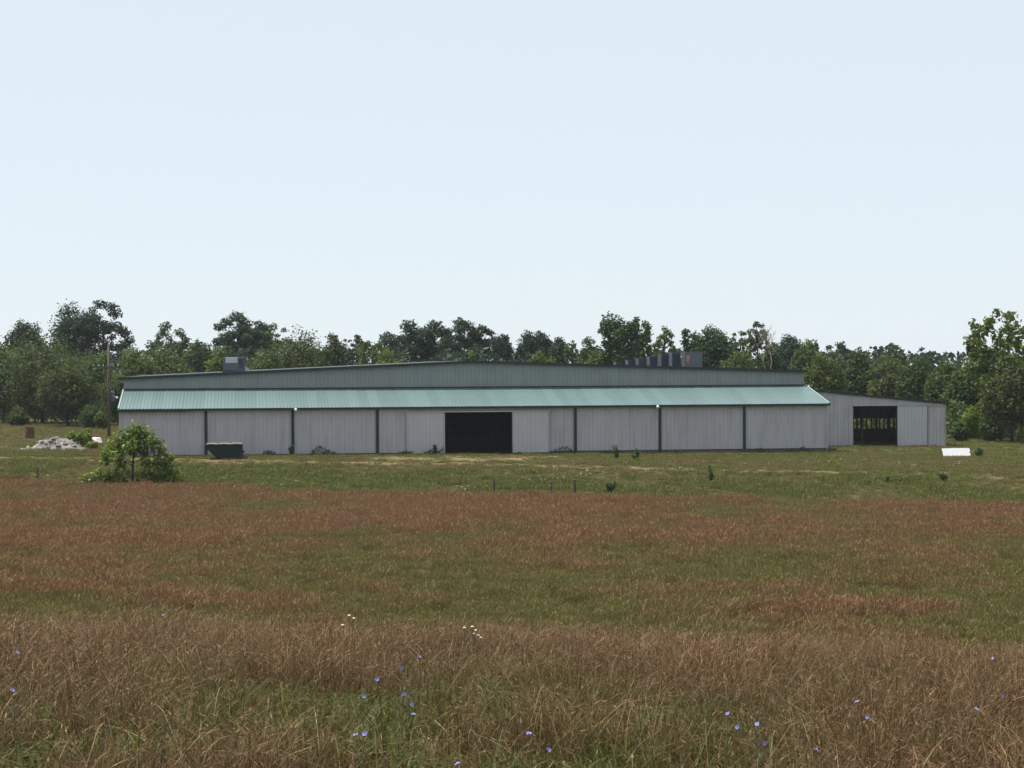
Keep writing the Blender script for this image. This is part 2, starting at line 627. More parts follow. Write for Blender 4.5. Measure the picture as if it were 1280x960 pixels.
# upper gable wall
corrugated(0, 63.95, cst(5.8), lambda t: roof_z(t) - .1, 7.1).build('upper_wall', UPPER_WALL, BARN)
MB().box((.02, 6.96, Z_T + .02), (63.95, 7.055, Z_T + .13)).build('roof_flashing', GREEN_TRIM, BARN)
for a, b in ((-.35, 31.9), (31.9, 64.2)):
    za, zb = float(roof_z(a)), float(roof_z(b))
    MB().prism([(a, za - .20), (b, zb - .20), (b, zb + .03), (a, za + .03)], 'y', 6.72, 6.80).build('gable_trim', GREEN_TRIM, BARN)
    MB().prism([(a, za - .06), (b, zb - .06), (b, zb + .02), (a, za + .02)], 'y', 6.803, DEP + .3).build('main_roof', GREEN_TRIM, BARN)
# interior posts, seen as shapes in the dark
for t in (23.0, 27.5, 35.8, 40.3):
    for yy in (7.3, 16, 25, 34):
        MB().box((t - .12, yy, -.1), (t + .12, yy + .24, 5.75)).build('inner_post', WOOD, BARN)
# round white flood lamps under the eave
for t in (15.36, 48.0):
    f = MB().tube([(t, -.36, 4.36), (t, -.55, 4.33)], .03, 8).build('lamp_arm', GALV, BARN)
    MB().lathe([(.001, .13), (.08, .11), (.125, .04), (.135, -.03), (.10, -.11), (.05, -.15), (.001, -.16)], 14, (t, -.60, 4.27)).build('lamp_globe', LAMP_WHITE, f, True)

# the open shed wing, set back at the right
WY, WL0, WL1, WD = 12.7, LEN - .55, 80.23, 24.0


def wing_z(t):
    return 5.76 - (t - 63.7) * .1005


D0, D1, DH = 70.72, 75.17, 3.86
corrugated(WL0, D0, cst(-.25), lambda t: wing_z(t) - .02, WY, None, .38, .03).build('wing_wall', WHITE_WALL, BARN)
corrugated(D0 + .002, D1 - .002, cst(DH), lambda t: wing_z(t) - .02, WY, None, .38, .03).build('wing_header', WHITE_WALL, BARN)
corrugated(D1, WL1, cst(-.25), lambda t: wing_z(t) - .02, WY, None, .38, .03).build('wing_wall', WHITE_WALL, BARN)
d = corrugated(D1 + .03, 78.35, cst(-.1), cst(3.80), WY - .13, None, .38, .03, .04).build('wing_sliding_door', DOOR_WALL, BARN)
MB().box((78.30, WY - .185, -.1), (78.36, WY - .162, 3.8)).build('edge_rail', GALV, d)
MB().box((70.6, WY - .20, 3.865), (79.9, WY - .05, 3.93)).build('door_track', DOOR_WALL, BARN)
for t in (D0, D1):
    MB().box((t - .05, WY - .045, -.2), (t + .05, WY + .14, DH - .002)).build('door_jamb', GREEN_TRIM, BARN)
MB().box((WL1 - .09, WY - .06, -.25), (WL1 + .05, WY - .031, wing_z(WL1) - .06)).build('corner_trim', RUST_TOP, BARN)
a, b = WL0 + .2, WL1 + .25
MB().prism([(a, wing_z(a) - .02), (b, wing_z(b) - .02), (b, wing_z(b) + .05), (a, wing_z(a) + .05)], 'y', WY - .12, WD + 1.6).build('wing_roof', GREEN_TRIM, BARN)  # unseen rear overhang extended to keep sun off the wing floor
MB().prism([(a, wing_z(a) - .12), (b, wing_z(b) - .12), (b, wing_z(b) + .07), (a, wing_z(a) + .07)], 'y', WY - .20, WY - .125).build('wing_trim', GREEN_TRIM, BARN)
MB().prism([(WY + .06, -.25), (WD, -.25), (WD, wing_z(WL1) - .05), (WY + .06, wing_z(WL1) - .05)], 'x', WL1 - .06, WL1).build('wing_side_wall', WHITE_WALL, BARN)
MB().prism([(WY + .08, -.14), (WD, -.14), (WD, wing_z(WL1) - .1), (WY + .08, wing_z(WL1) - .1)], 'x', WL1 - .12, WL1 - .065).build('added_dark_lining', WOOD, BARN)  # dark lining added so the wing interior looks black through the doorway
MB().box((WL0, WD, -.25), (WL1, WD + .1, 1.2)).build('wing_rear_wall', WOOD, BARN)
MB().prism([(WL0, 2.28), (WL1, 2.28), (WL1, wing_z(WL1) - .04), (WL0, wing_z(WL0) - .04)], 'y', WD, WD + .1).build('wing_rear_wall', WOOD, BARN)
MB().box((WL0 + .2, WY + .1, -.3), (WL1 - .1, WD - .05, -.14)).build('wing_floor', DIRT, BARN)
t = WL0 + .3
while t < WL1 - .1:
    MB().box((t, WD + .012, 1.202), (t + random.choice((.12, .16, .28)), WD + .09, 2.278)).build('rear_post', WOOD, BARN)
    t += random.uniform(.42, .72)
for t in (68.6, 72.9, 77.0):
    for yy in (16.5, 20.5):
        MB().box((t - .1, yy, -.14), (t + .1, yy + .2, wing_z(t) - .05)).build('inner_post', WOOD, BARN)
MB().tube([(66.3, WY + .3, 5.4), (66.3, WY + .3, 5.85), (66.22, WY + .2, 5.92)], .06, 8).build('roof_pipe', WHITE_PL, BARN)

# ---------------------------------------------------------------- machines on the roof (parts of the barn carry no label of their own look-alikes)
cu = empty('rooftop_unit', (0, 0, 0), R(8), 'grey rooftop machine with pale panel on the left half of the roof', 'roof unit')


def barn_pt(t, d, z):
    c, s = math.cos(R(8)), math.sin(R(8))
    return (-34.4 + c * t - s * d, 168 + s * t + c * d, z)


cu.location = barn_pt(9.9, 14, 7.58)
bevel(MB().box((-1.0, 0, .12), (1.05, 1.6, 1.42)).build('cabinet', GALV, cu), .03)
MB().box((-1.1, -.1, -.3), (1.15, 1.7, .11)).build('curb', GALV_D, cu)
bevel(MB().box((-.78, -.06, .85), (.36, -.003, 1.36)).build('access_panel', PALE_PANEL, cu), .02)
MB().box((.5, -.05, .35), (.95, -.003, 1.25)).build('louvre', GALV_D, cu)
MB().prism([(0, .1), (.55, .1), (0, .62)], 'y', .3, 1.2).build('intake_hood', PALE_PANEL, cu).location = (1.06, 0, 0)
vents = [(55.30, 16, 1.80, 9.33), (53.96, 18, .86, 9.25), (53.3, 20, .90, 9.06), (52.52, 22, .86, 8.87), (51.77, 24, .86, 8.67), (51.04, 26, .80, 8.52), (50.2, 28, .86, 8.31)]
places = ['largest grey roof vent box with a faded red panel, right end of the row', 'tall roof vent box next to the largest one', 'third roof vent box from the right end of the row', 'middle roof vent box of the row of seven', 'third roof vent box from the left end of the row', 'low roof vent box, second from the left end of the row', 'lowest roof vent box barely clearing the roof, left end of the row']
for k, (t, dp, w, zt) in enumerate(vents):
    zr = float(roof_z(t)) + .02
    h = zt - zr
    v = empty('roof_vent', barn_pt(t, dp, zr), R(8), places[k], 'roof vent', 'row of vent boxes on the roof')
    bevel(MB().box((-w / 2, 0, .0), (w / 2, 1.5, h)).build('housing', GALV, v), .02)
    MB().box((-w / 2 + .07, -.03, .05), (w / 2 - .05, -.003, h - .05)).build('louvre', GALV_D if k else GALV, v)
    MB().box((-w / 2 - .03, -.04, h + .002), (w / 2 + .03, 1.54, h + .05)).build('cap', GALV, v)
    if k == 0:
        MB().prism([(-.80, 1.2), (-.38, 1.2), (-.46, .75), (-.58, .4), (-.72, .7)], 'y', -.06, -.032).build('faded_panel', RUST_PINK, v)
ant = MB().tube([(0, 0, -.2), (0, 0, 1.35)], .035, 6).tube([(-.14, 0, 1.1), (.14, 0, 1.1)], .02, 6).build('roof_mast', GALV)
ant.location = barn_pt(1.7, 12, 7.3)
tag(ant, 'thin grey mast at the left end of the main roof', 'mast')


# ================================================================ trees
def leaf_mesh(name, P, N, size, seed, aspect=.75):
    """one folded diamond leaf per point"""
    r = np.random.default_rng(seed)
    n = len(P)
    N = N / np.maximum(np.linalg.norm(N, axis=1, keepdims=True), 1e-6)
    a = np.cross(N, r.normal(size=(n, 3)))
    a /= np.maximum(np.linalg.norm(a, axis=1, keepdims=True), 1e-6)
    b = np.cross(N, a)
    s = (np.asarray(size) * r.uniform(.6, 1.35, n))[:, None]
    V = np.empty((n, 4, 3))
    V[:, 0] = P - a * s * .5
    V[:, 1] = P + b * s * .5 * aspect - a * s * .06 + N * s * .09
    V[:, 2] = P + a * s * .5
    V[:, 3] = P - b * s * .5 * aspect - a * s * .06 + N * s * .09
    me = bpy.data.meshes.new(name)
    me.vertices.add(n * 4)
    me.vertices.foreach_set('co', V.reshape(-1))
    me.loops.add(n * 4)
    me.loops.foreach_set('vertex_index', np.arange(n * 4, dtype=np.int32))
    me.polygons.add(n)
    me.polygons.foreach_set('loop_start', np.arange(0, n * 4, 4, dtype=np.int32))
    me.polygons.foreach_set('loop_total', np.full(n, 4, dtype=np.int32))
    at = me.attributes.new('bv', 'FLOAT', 'POINT')
    clump = np.clip(r.normal(.5, .26, n), 0, 1)
    at.data.foreach_set('value', np.repeat(clump, 4).astype(np.float32))
    me.update()
    return me


def lobes_to_leaves(lobes, leaf, cover, seed, cap=11000, fill=.25):
    r = np.random.default_rng(seed)
    P, N = [], []
    tot = sum(cover * 4 * math.pi * l[3] ** 2 / (.4 * leaf * leaf) for l in lobes)
    k = min(1, cap / tot)
    for (x, y, z, rad, sq) in lobes:
        n = max(12, int(k * cover * 4 * math.pi * rad ** 2 / (.4 * leaf * leaf)))
        d = r.normal(size=(n, 3))
        d /= np.linalg.norm(d, axis=1, keepdims=True)
        # lumpy surface: the lobe's own radius wobbles with direction
        wob = 1 + .28 * np.sin(d[:, 0] * 5 + x * 3) * np.sin(d[:, 2] * 6 + y * 2) + .15 * np.sin(d[:, 1] * 9 + z)
        rr = rad * wob * np.where(r.random(n) < fill, r.uniform(.15, .8, n), r.uniform(.72, 1.06, n))
        p = d * rr[:, None]
        p[:, 2] *= sq
        P.append(p + np.array([x, y, z]))
        N.append(d * .55 + r.normal(size=(n, 3)) * .5 + np.array([0, 0, .35]))
    return np.concatenate(P), np.concatenate(N)


KIND = {  # crown base, lobe count, shell reach, lobe radius, leaf size, cover, leaf fill, flatten
    'oak': (.35, 26, .78, (.26, .42), .36, .95, .3, .85),
    'lobed': (.30, 24, .88, (.20, .34), .36, 1.05, .3, .72),
    'round': (.08, 34, .76, (.26, .42), .34, 1.15, .3, .9),
    'low': (.16, 30, .80, (.24, .38), .34, 1.15, .3, .9),
    'airy': (.32, 34, .92, (.13, .26), .34, .75, .35, .75),
    'poplar': (.22, 26, .80, (.30, .44), .40, .95, .3, 1.1),
    'bigleaf': (.36, 84, 1.0, (.10, .17), .50, .75, .5, 1.1),
    'shrub': (.0, 22, .74, (.30, .44), .26, 1.1, .3, .9),
}


def tree(i, x, y, h, hw, kind, col, name, label):
    if h > 5:
        hw *= 1.08 if kind == 'poplar' else 1.32
        h *= 1.03
    r = random.Random(100 + i)
    cb, nl, reach, (r0, r1), leaf, cover, fill, sq = KIND[kind]
    loc = on_ground(x, y, -.05)
    root = empty(name, loc, 0, label, 'shrub' if 'shrub' in name else 'tree')
    if h > 5:
        lim = {'oak': 1.35, 'lobed': 1.05, 'airy': 1.35, 'round': 2.0}.get(kind)
        if lim and y > 240:
            cb = max(cb, 1 - 2 * lim * hw / h)
    zc, rz = h * (1 + cb) / 2, h * (1 - cb) / 2
    nl = int(nl * min(2.2, max(1, (rz / hw) ** .7)))
    lobes = []
    for k in range(nl):
        # spread over the crown with a golden spiral plus jitter
        v = 1 - 2 * (k + .5) / nl
        ph = k * 2.39996 + r.uniform(-.5, .5)
        rr = reach * (1 - r.random() ** 2 * .55)
        c = math.sqrt(max(0, 1 - v * v)) ** .72
        lr = hw * r.uniform(r0, r1)
        px, py = (hw - lr * .55) * rr * c * math.cos(ph), (hw - lr * .55) * rr * c * math.sin(ph)
        pz = zc + (rz - lr * .6 * sq) * v * rr * r.uniform(.9, 1.06)
        if kind == 'poplar':   # upright limbs, each with a rounded head at its own height
            col_ = k % 4
            px, py = hw * (-.58, .02, .60, -.1)[col_] + r.uniform(-.12, .12) * hw, hw * (.1, -.35, .1, .5)[col_] + r.uniform(-.12, .12) * hw
            th = h * (.99, .88, .955, .84)[col_] - lr * sq
            pz = h * .28 + (th - h * .28) * ((k // 4) + .5 + r.uniform(-.3, .3)) / max(1, nl // 4)
            pz = min(pz, th)
            if pz < h * .6:
                px, py = px * 1.15, py * 1.15
        lobes.append((px, py, pz, lr, sq * r.uniform(.8, 1.15)))
    lobes.append((hw * r.uniform(-.25, .25), 0, h - hw * r1 * .8 * sq - (.06 * h if kind == 'poplar' else 0), hw * r1 * .85, sq))
    if kind not in ('airy', 'bigleaf', 'lobed'):
        for k in range(3):
            lobes.append((0, 0, zc + rz * (k - 1) * .45, hw * .55, 1.1))
    P, N = lobes_to_leaves(lobes, leaf, cover, 500 + i, 12000, fill)
    P[:, 2] = np.maximum(P[:, 2], .05)
    obj('crown', leaf_mesh('crown', P, N, leaf, 900 + i), LEAF[col], root)
    m = MB()
    tr = max(.09, h * .016)
    bx, by = r.uniform(-.3, .3), r.uniform(-.3, .3)
    m.tube([(0, 0, -.3), (bx * .3, by * .3, h * .2), (bx, by, h * .5), (bx * .5, by, h * .82)], [tr * 1.25, tr, tr * .7, tr * .25], 8)
    for l in r.sample(lobes, min(len(lobes), 16 if kind in ('airy', 'bigleaf', 'lobed') else 9)):
        z0 = max(h * .12, min(h * .78, l[2] - math.hypot(l[0], l[1]) * .9))
        f = np.interp(z0, [0, h * .5, h * .82], [0, 1, .6])
        a = Vector((bx * f, by * f, z0))
        b = Vector(l[:3])
        mid = (a + b) / 2 + Vector((0, 0, -.08 * (b - a).length))
        m.tube([a, mid, b], [tr * .42, tr * .28, tr * .08], 5)
    m.build('trunk', BARK, root, True)
    return root


TREES = [
    (-69.4,262,10.5,3.7,'round','mid','leafy_tree','round green tree cut by the left edge of the wood'),
    (-77.2,305,14.5,3.1,'oak','deep','oak_tree','dark domed treetop showing above the round trees at far left'),
    (-63.2,258,11.3,5.4,'round','olive','leafy_tree','big rounded olive green tree left of the utility pole, behind the rusty barrel'),
    (-57.0,246,7.3,3.5,'low','olive','leafy_tree','low hanging tree on two dark trunks behind the rubble pile'),
    (-71.6,315,17.5,3.8,'oak','deep','oak_tree','dense dark oak, left half of the tallest pair at far left'),
    (-66.4,312,18.0,3.8,'airy','deep','oak_tree','tall open crowned oak above the utility pole'),
    (-58.3,268,9.4,2.9,'round','mid','leafy_tree','green tree directly behind the utility pole'),
    (-51.1,262,10.1,2.8,'round','light','leafy_tree','bright rounded tree behind the left roof corner of the barn'),
    (-51.0,250,6.4,2.5,'shrub','mid','leafy_tree','low dense tree between the utility pole and the barn corner'),
    (-53.0,300,14.2,3.4,'airy','mid','leafy_tree','airy wide topped tree above the left end of the roof'),
    (-48.4,268,10.1,3.4,'round','light','leafy_tree','bright green mound of leaves below the airy wide topped tree'),
    (-47.1,290,11.3,2.2,'oak','mid','leafy_tree','small upright tree left of the grey roof unit'),
    (-44.2,310,16.0,3.5,'lobed','deep','oak_tree','tall dark knobbly oak behind the grey roof unit'),
    (-40.1,262,10.1,1.9,'round','light','leafy_tree','small light green tree at the left side of the grey roof unit'),
    (-41.3,316,14.7,2.1,'oak','deep','oak_tree','narrow dark tree just right of the tall knobbly oak'),
    (-38.0,312,14.3,2.7,'airy','mid','leafy_tree','grey green domed tree with sky gaps right of the knobbly oak'),
    (-29.7,272,12.6,4.3,'round','olive','leafy_tree','broad round olive tree above the left half of the roof'),
    (-25.6,275,12.1,1.8,'round','olive','leafy_tree','rounded shoulder tree at the right of the broad olive tree'),
    (-33.1,258,9.9,2.6,'round','light','leafy_tree','low bushy tree between roof unit and broad olive tree'),
    (-25.1,305,12.4,1.8,'airy','deep','leafy_tree','small see through tree in the dip right of the broad olive tree'),
    (-20.3,280,11.2,2.3,'airy','light','leafy_tree','pale green thin tree left of the dark oak row'),
    (-17.7,315,14.8,3.5,'lobed','deep','oak_tree','flat topped dark oak at the left end of the oak row'),
    (-12.8,318,14.8,3.4,'lobed','deep','oak_tree','second dark oak of the row left of the ridge'),
    (-8.1,312,15.1,3.1,'lobed','deep','oak_tree','highest dark oak of the row above the ridge'),
    (-4.8,314,14.1,2.4,'lobed','deep','oak_tree','dark oak at the right end of the oak row'),
    (-5.7,262,9.7,1.0,'shrub','bright','leafy_tree','little bright green tree peeping over the ridge'),
    (-16.6,262,9.9,2.2,'round','light','leafy_tree','low light green trees edge under the flat topped oak'),
    (-1.5,306,12.6,1.7,'oak','deep','oak_tree','small rounded dark tree right of the oak row gap'),
    (2.7,304,13.0,2.3,'oak','deep','oak_tree','domed dark tree midway between ridge and tall poplar'),
    (4.8,306,13.0,2.0,'oak','deep','oak_tree','dark tree joined to the right of the domed midway tree'),
    (7.3,300,12.0,1.4,'oak','deep','oak_tree','small dark tree at the right end of the domed group'),
    (9.0,290,11.4,1.0,'airy','mid','leafy_tree','thin wispy sapling standing in the sky gap left of the poplar'),
    (4.4,262,9.5,2.6,'round','light','leafy_tree','low green tree line edge below the domed dark trees'),
    (11.8,282,11.8,1.9,'round','mid','leafy_tree','rounded tree at the left foot of the tall poplar'),
    (14.1,252,15.0,2.3,'poplar','rich','poplar_tree','tall green poplar with upright lobes right of the ridge'),
    (17.8,262,14.5,1.3,'poplar','light','poplar_tree','slender lighter tree hugging the right side of the tall poplar'),
    (10.8,254,9.5,1.9,'round','light','leafy_tree','low bright tree under the rounded tree by the poplar'),
    (21.6,272,13.2,1.6,'airy','light','leafy_tree','pale green tree right of the poplar, above the roof vents'),
    (25.8,276,13.1,1.4,'poplar','mid','leafy_tree','upright tree directly above the biggest roof vent'),
    (28.9,274,13.3,2.7,'oak','rich','leafy_tree','wide leafy tree right of the roof vents'),
    (33.3,280,12.7,1.6,'airy','mid','leafy_tree','gappy tree between the wide leafy tree and the bare twigs'),
    (34.1,266,13.7,1.4,'airy','mid','leafy_tree','slim open tree left of the bare twigs'),
    (30.1,256,9.8,2.8,'round','olive','leafy_tree','low dense tree behind the right end of the main roof'),
    (36.3,270,11.0,1.8,'round','mid','leafy_tree','bushy tree under the bare twigs'),
    (43.3,300,12.4,2.5,'oak','deep','oak_tree','dark round tree right of the bare twigs'),
    (44.7,290,11.5,2.2,'oak','mid','leafy_tree','mid green tree behind the right roof corner'),
    (51.6,305,11.4,2.2,'lobed','deep','oak_tree','dark knobbly tree above the open shed'),
    (41.5,255,9.4,2.6,'round','light','leafy_tree','lighter dense tree above the top of the shed roof'),
    (46.9,258,10.1,2.4,'round','mid','leafy_tree','full green tree behind the shed doorway'),
    (61.5,310,11.3,1.7,'lobed','deep','oak_tree','small dark treetop poking above the wood right of the shed doorway'),
    (48.4,246,8.9,2.7,'round','olive','leafy_tree','dense dark tree above the sloping shed roof'),
    (64.4,300,10.6,1.6,'airy','deep','leafy_tree','thin grey green treetop left of the dip in the skyline'),
    (50.6,240,8.9,2.4,'round','mid','leafy_tree','full tree behind the low end of the shed roof'),
    (52.0,230,8.3,2.3,'round','mid','leafy_tree','tree standing at the right corner of the shed'),
    (52.2,218,8.5,2.7,'round','mid','leafy_tree','broad green tree between the shed and the tall sparse tree'),
    (52.4,206,13.7,3.2,'bigleaf','light','catalpa_tree','tall sparse tree with big clumped leaves at far right'),
    (52.6,202,9.0,3.4,'round','olive','leafy_tree','dense dark tree below the sparse crown at far right'),
    (47.6,204,2.1,1.2,'shrub','mid','green_shrub','low round shrub beside the right shed corner'),
    (50.3,202,2.5,1.5,'shrub','mid','green_shrub','wider shrub left of the dark trees at far right'),
    (50.4,210,3.6,1.6,'shrub','bright','green_shrub','bright leafy shrub behind the two low shrubs'),
    (-64.4,250,2.0,1.7,'shrub','mid','green_shrub','small shrub under the trees at far left'),
    (-52.8,240,2.7,1.6,'shrub','mid','green_shrub','leafy shrub left of the utility pole foot'),
    (-50.4,236,2.1,1.2,'shrub','light','green_shrub','small pale shrub at the utility pole foot'),
]
for i, a in enumerate(TREES):
    tree(i, *a)

# bare twiggy treetop rising above the wood
bare = empty('bare_tree', on_ground(34.9, 262), 0, 'leafless twiggy grey treetop standing above the wood right of the vents', 'tree')
m = MB()
rb = random.Random(77)


def branch(p, d, ln, rad, lev):
    q = p + d * ln
    m.tube([p, (p + q) / 2 + Vector((rb.uniform(-.08, .08), 0, rb.uniform(-.05, .05))) * ln, q], [rad, rad * .8, rad * .55], 5, False)
    if lev == 0:
        return
    for k in range(rb.choice((2, 3, 3))):
        nd = (d + Vector((rb.uniform(-.7, .7), rb.uniform(-.7, .7), rb.uniform(-.15, .5)))).normalized()
        branch(q, nd, ln * rb.uniform(.55, .8), rad * .58, lev - 1)


branch(Vector((0, 0, -.3)), Vector((.05, 0, 1)), 5.5, .17, 0)
branch(Vector((.27, 0, 5.2)), Vector((.1, 0, 1)).normalized(), 3.2, .14, 4)
branch(Vector((.27, 0, 5.2)), Vector((-.25, .1, 1)).normalized(), 3.4, .12, 4)
m.build('trunk', PALE_BARK, bare, True)

# the far understorey that closes the wood between the trunks: one mass
r = np.random.default_rng(3)
n = 34000
ux = r.uniform(-130, 115, n)
uy = 305 + r.normal(0, 6, n)
top = 7.6 + 4.2 * fbm(ux / 5, ux * 0, 61, 3)
uz = top * r.random(n) ** .7
P = np.stack([ux, uy, uz + G(ux, uy)], 1)
N = r.normal(size=(n, 3)) + np.array([0, -.3, .6])
tag(obj('woodland_understorey', leaf_mesh('woodland_understorey', P, N, .85, 4), LEAF['deep']), 'dark mass of far woodland behind the separate trees', 'woodland', None, 'stuff')

def undergrowth(label, x0, x1, yf, h0, h1, n, seed, col, leaf=.42):
    r = np.random.default_rng(seed)
    ux = r.uniform(x0, x1, n)
    uy = yf(ux) + r.normal(0, 1.6, n)
    top = h0 + (h1 - h0) * np.clip((fbm(ux / 2.6, uy * .15, seed, 4) - .25) * 2, 0, 1)
    uz = top * r.random(n) ** .6
    P = np.stack([ux, uy, uz + G(ux, uy)], 1)
    tag(obj('undergrowth', leaf_mesh('undergrowth', P, r.normal(size=(n, 3)) + np.array([0, -.4, .7]), leaf, seed + 1), LEAF[col]), label, 'undergrowth', None, 'stuff')


undergrowth('dense undergrowth under the trees at the left', -100, -36, lambda x: 262 + 0 * x, 1.2, 4.6, 11000, 23, 'mid')
undergrowth('light green growth behind the open shed', 30, 52, lambda x: 229 + 0 * x, 2.0, 3.6, 4500, 37, 'mid')
undergrowth('dense undergrowth under the trees at the right', 46, 80, lambda x: 214 - (x - 46) * .12, 1.0, 4.4, 7000, 29, 'mid')

# the young broad-leaved tree at the foot of the bank, near left
yt = empty('young_tree', on_ground(-29.9, 151.0, -.05), 0, 'bushy young tree with glossy leaves on the bank in front of the barn\'s left end', 'tree')
lob = [(.25, 0, 4.35, .85), (1.0, .3, 4.1, .75), (-.6, -.2, 3.9, .85), (-1.3, .3, 3.1, .9), (1.6, 0, 3.4, .8), (2.1, .2, 2.8, .75), (2.4, -.1, 2.1, .7), (2.7, .1, 1.4, .75), (3.2, 0, .8, .75),
       (-1.9, .1, 2.5, .7), (.1, 0, 3.2, 1.0), (-1.2, -.5, 2.4, .7), (.8, .5, 2.6, .6), (-1.5, 0, .8, .7), (-2.7, .1, .9, .6), (-3.4, 0, .6, .6), (-4.0, .1, .35, .4), (-.5, .1, .9, .6), (.7, 0, .7, .6),
       (1.5, 0, .9, .75), (2.2, .2, .6, .7), (.2, .9, 3.3, .8), (.1, -.9, 3.3, .8), (-2, .3, .5, .6), (-2.2, 0, 2.0, .45), (1.7, -.5, 1.7, .5), (-1.0, .2, 1.7, .55), (1.0, .3, 1.8, .5), (2.9, .2, 2.2, .5), (3.6, 0, .4, .4)]
P, N = lobes_to_leaves([(a, b, c, d * .92, .9) for a, b, c, d in lob], .27, .85, 66, 16000, .35)
P[:, 2] = np.maximum(P[:, 2], .03)
obj('crown', leaf_mesh('crown', P, N, .27, 67, .8), LEAF['gloss'], yt)
m = MB()
m.tube([(0, 0, -.2), (.02, 0, 1.2), (.1, 0, 2.6), (.2, 0, 4.3)], [.10, .085, .06, .02], 8)
for l in lob[3:16]:
    z0 = max(.15, min(3.2, l[2] - .5 * abs(l[0])))
    m.tube([(.05, 0, z0), (l[0] * .5, l[1] * .5, (z0 + l[2]) / 2 + .1), l[:3]], [.035, .025, .008], 5)
m.build('trunk', BARK, yt, True)


def bush(name, x, y, h, hw, col, label, leaf=.2, seed=1, cat='shrub', up=1.0):
    rr = random.Random(seed)
    root = empty(name, on_ground(x, y, -.03), 0, label, cat)
    lb = []
    for k in range(10):
        a = rr.uniform(0, 6.28)
        q = rr.random() ** .5 * hw * .7
        z = rr.uniform(.15, .85) * h * (1 - .45 * q / hw)
        lb.append((q * math.cos(a), q * math.sin(a), z, min(hw, h) * rr.uniform(.26, .4), up))
    P, N = lobes_to_leaves(lb, leaf, .9, seed + 40, 3500, .4)
    P[:, 2] = np.maximum(P[:, 2], .02)
    obj('foliage', leaf_mesh('foliage', P, N, leaf, seed + 80), LEAF[col], root)
    m = MB()
    for l in lb[:6]:
        m.tube([(l[0] * .1, l[1] * .1, -.1), (l[0] * .5, l[1] * .5, l[2] * .6), l[:3]], [.03, .02, .008], 5)
    m.build('stem', BARK, root)
    return root


bush('yellow_green_bush', -42.6, 187.6, 2.1, 1.1, 'bright', 'bright yellow green bush behind the right end of the rubble pile', .24, 2)
bush('yellow_green_bush', -41.2, 187.0, 2.3, .75, 'bright', 'tall narrow yellow green bush beside the white scrap tub', .22, 3, up=1.4)
bush('yellow_green_bush', -40.2, 183.2, .8, .9, 'bright', 'low yellow green clump in the grass in front of the white scrap tub', .18, 4)
bush('dark_shrub', 40.9, 168.2, 1.0, .5, 'weed', 'small dark shrub at the right end of the white panel', .14, 5)

# ================================================================ things in the yard
# utility pole
up = empty('utility_pole', on_ground(-44.4, 211.3), R(4), 'wooden utility pole with crossarm and transformer left of the barn', 'utility pole')
m = MB().tube([(0, 0, -.4), (0, 0, 5), (.04, 0, 10.2)], [.18, .155, .125], 10)
m.build('pole', POLE_WOOD, up, True)
ca = MB().box((-1.15, -.19, 7.62), (1.15, -.125, 7.75)).build('crossarm', POLE_WOOD, up)
for xx in (-1.05, -.55, .55, 1.05):
    MB().lathe([(.02, 0), (.02, .06), (.06, .07), (.065, .12), (.04, .16), (.05, .2), (.001, .22)], 8, (xx, -.155, 7.752)).build('insulator', CERAMIC, ca)
for s in (-1, 1):
    MB().tube([(s * .7, -.2, 7.62), (s * .1, -.17, 7.0)], .022, 6).build('brace', GALV, up)
tf = MB().lathe([(.001, 0), (.24, 0), (.26, .04), (.26, .86), (.28, .88), (.2, .97), (.001, .99)], 16, (.42, -.05, 3.95)).build('transformer', GALV, up, True)
for s in (-1, 1):
    MB().lathe([(.03, 0), (.05, .03), (.03, .07), (.05, .11), (.03, .15), (.02, .2)], 8, (.42 + s * .1, -.05, 4.925)).build('bushing', CERAMIC, tf)
MB().box((.12, -.12, 4.2), (.175, .02, 4.6)).build('bracket', GALV, tf)
MB().lathe([(.035, 0), (.05, .1), (.04, .25), (.02, .5), (.001, .52)], 8, (.04, 0, 10.18)).build('top_insulator', CERAMIC, up)
la = MB().tube([(.1, -.1, 4.3), (.5, -.5, 4.5), (.95, -.6, 4.45)], .025, 6).build('lamp_arm', GALV, up)
MB().lathe([(.001, .1), (.1, .08), (.16, 0), (.1, -.12), (.001, -.15)], 10, (.98, -.62, 4.36)).build('lamp_head', LAMP_WHITE, la, True)

# skip-style rubbish bin
dm = empty('rubbish_bin', on_ground(-24.72, 164.4), R(6), 'dark green slant-fronted rubbish bin with greyed lids in front of the barn', 'rubbish bin')
W2, H2, D2 = 3.2, 1.32, 1.7
body = MB().prism([(-W2 / 2 + .06, 1.18), (-W2 / 2 + .06, 1.02), (-.62, .08), (W2 / 2 - .04, .08), (W2 / 2 - .04, 1.18)], 'y', 0, D2)
bevel(body.build('body', BIN_GREEN, dm), .02)
MB().box((-W2 / 2 + .02, -.05, 1.182), (W2 / 2, D2 + .05, 1.25)).build('rim', BIN_GREEN, dm)
for k in range(3):
    x0 = -W2 / 2 + .02 + k * 1.06
    l = MB().prism([(x0 + .02, 1.255), (x0 + 1.03, 1.255), (x0 + 1.0, 1.31), (x0 + .78, 1.345), (x0 + .25, 1.345), (x0 + .05, 1.31)], 'y', -.06, D2 + .04).build('lid', BIN_LID, dm)
    MB().box((x0 + .40, -.085, 1.26), (x0 + .64, -.062, 1.30)).build('lid_grip', BIN_GREEN, l)
for xx in (-.1, .5, 1.1):
    MB().box((xx - .035, -.045, .1), (xx + .035, -.002, 1.16)).build('rib', BIN_GREEN, dm)
for xx in (-.45, 1.35):
    MB().box((xx - .12, .1, -.02), (xx + .12, D2 - .1, .078)).build('skid', BIN_GREEN, dm)
MB().box((W2 / 2 - .038, .3, .5), (W2 / 2 + .10, D2 - .3, .68)).build('lift_pocket', BIN_GREEN, dm)

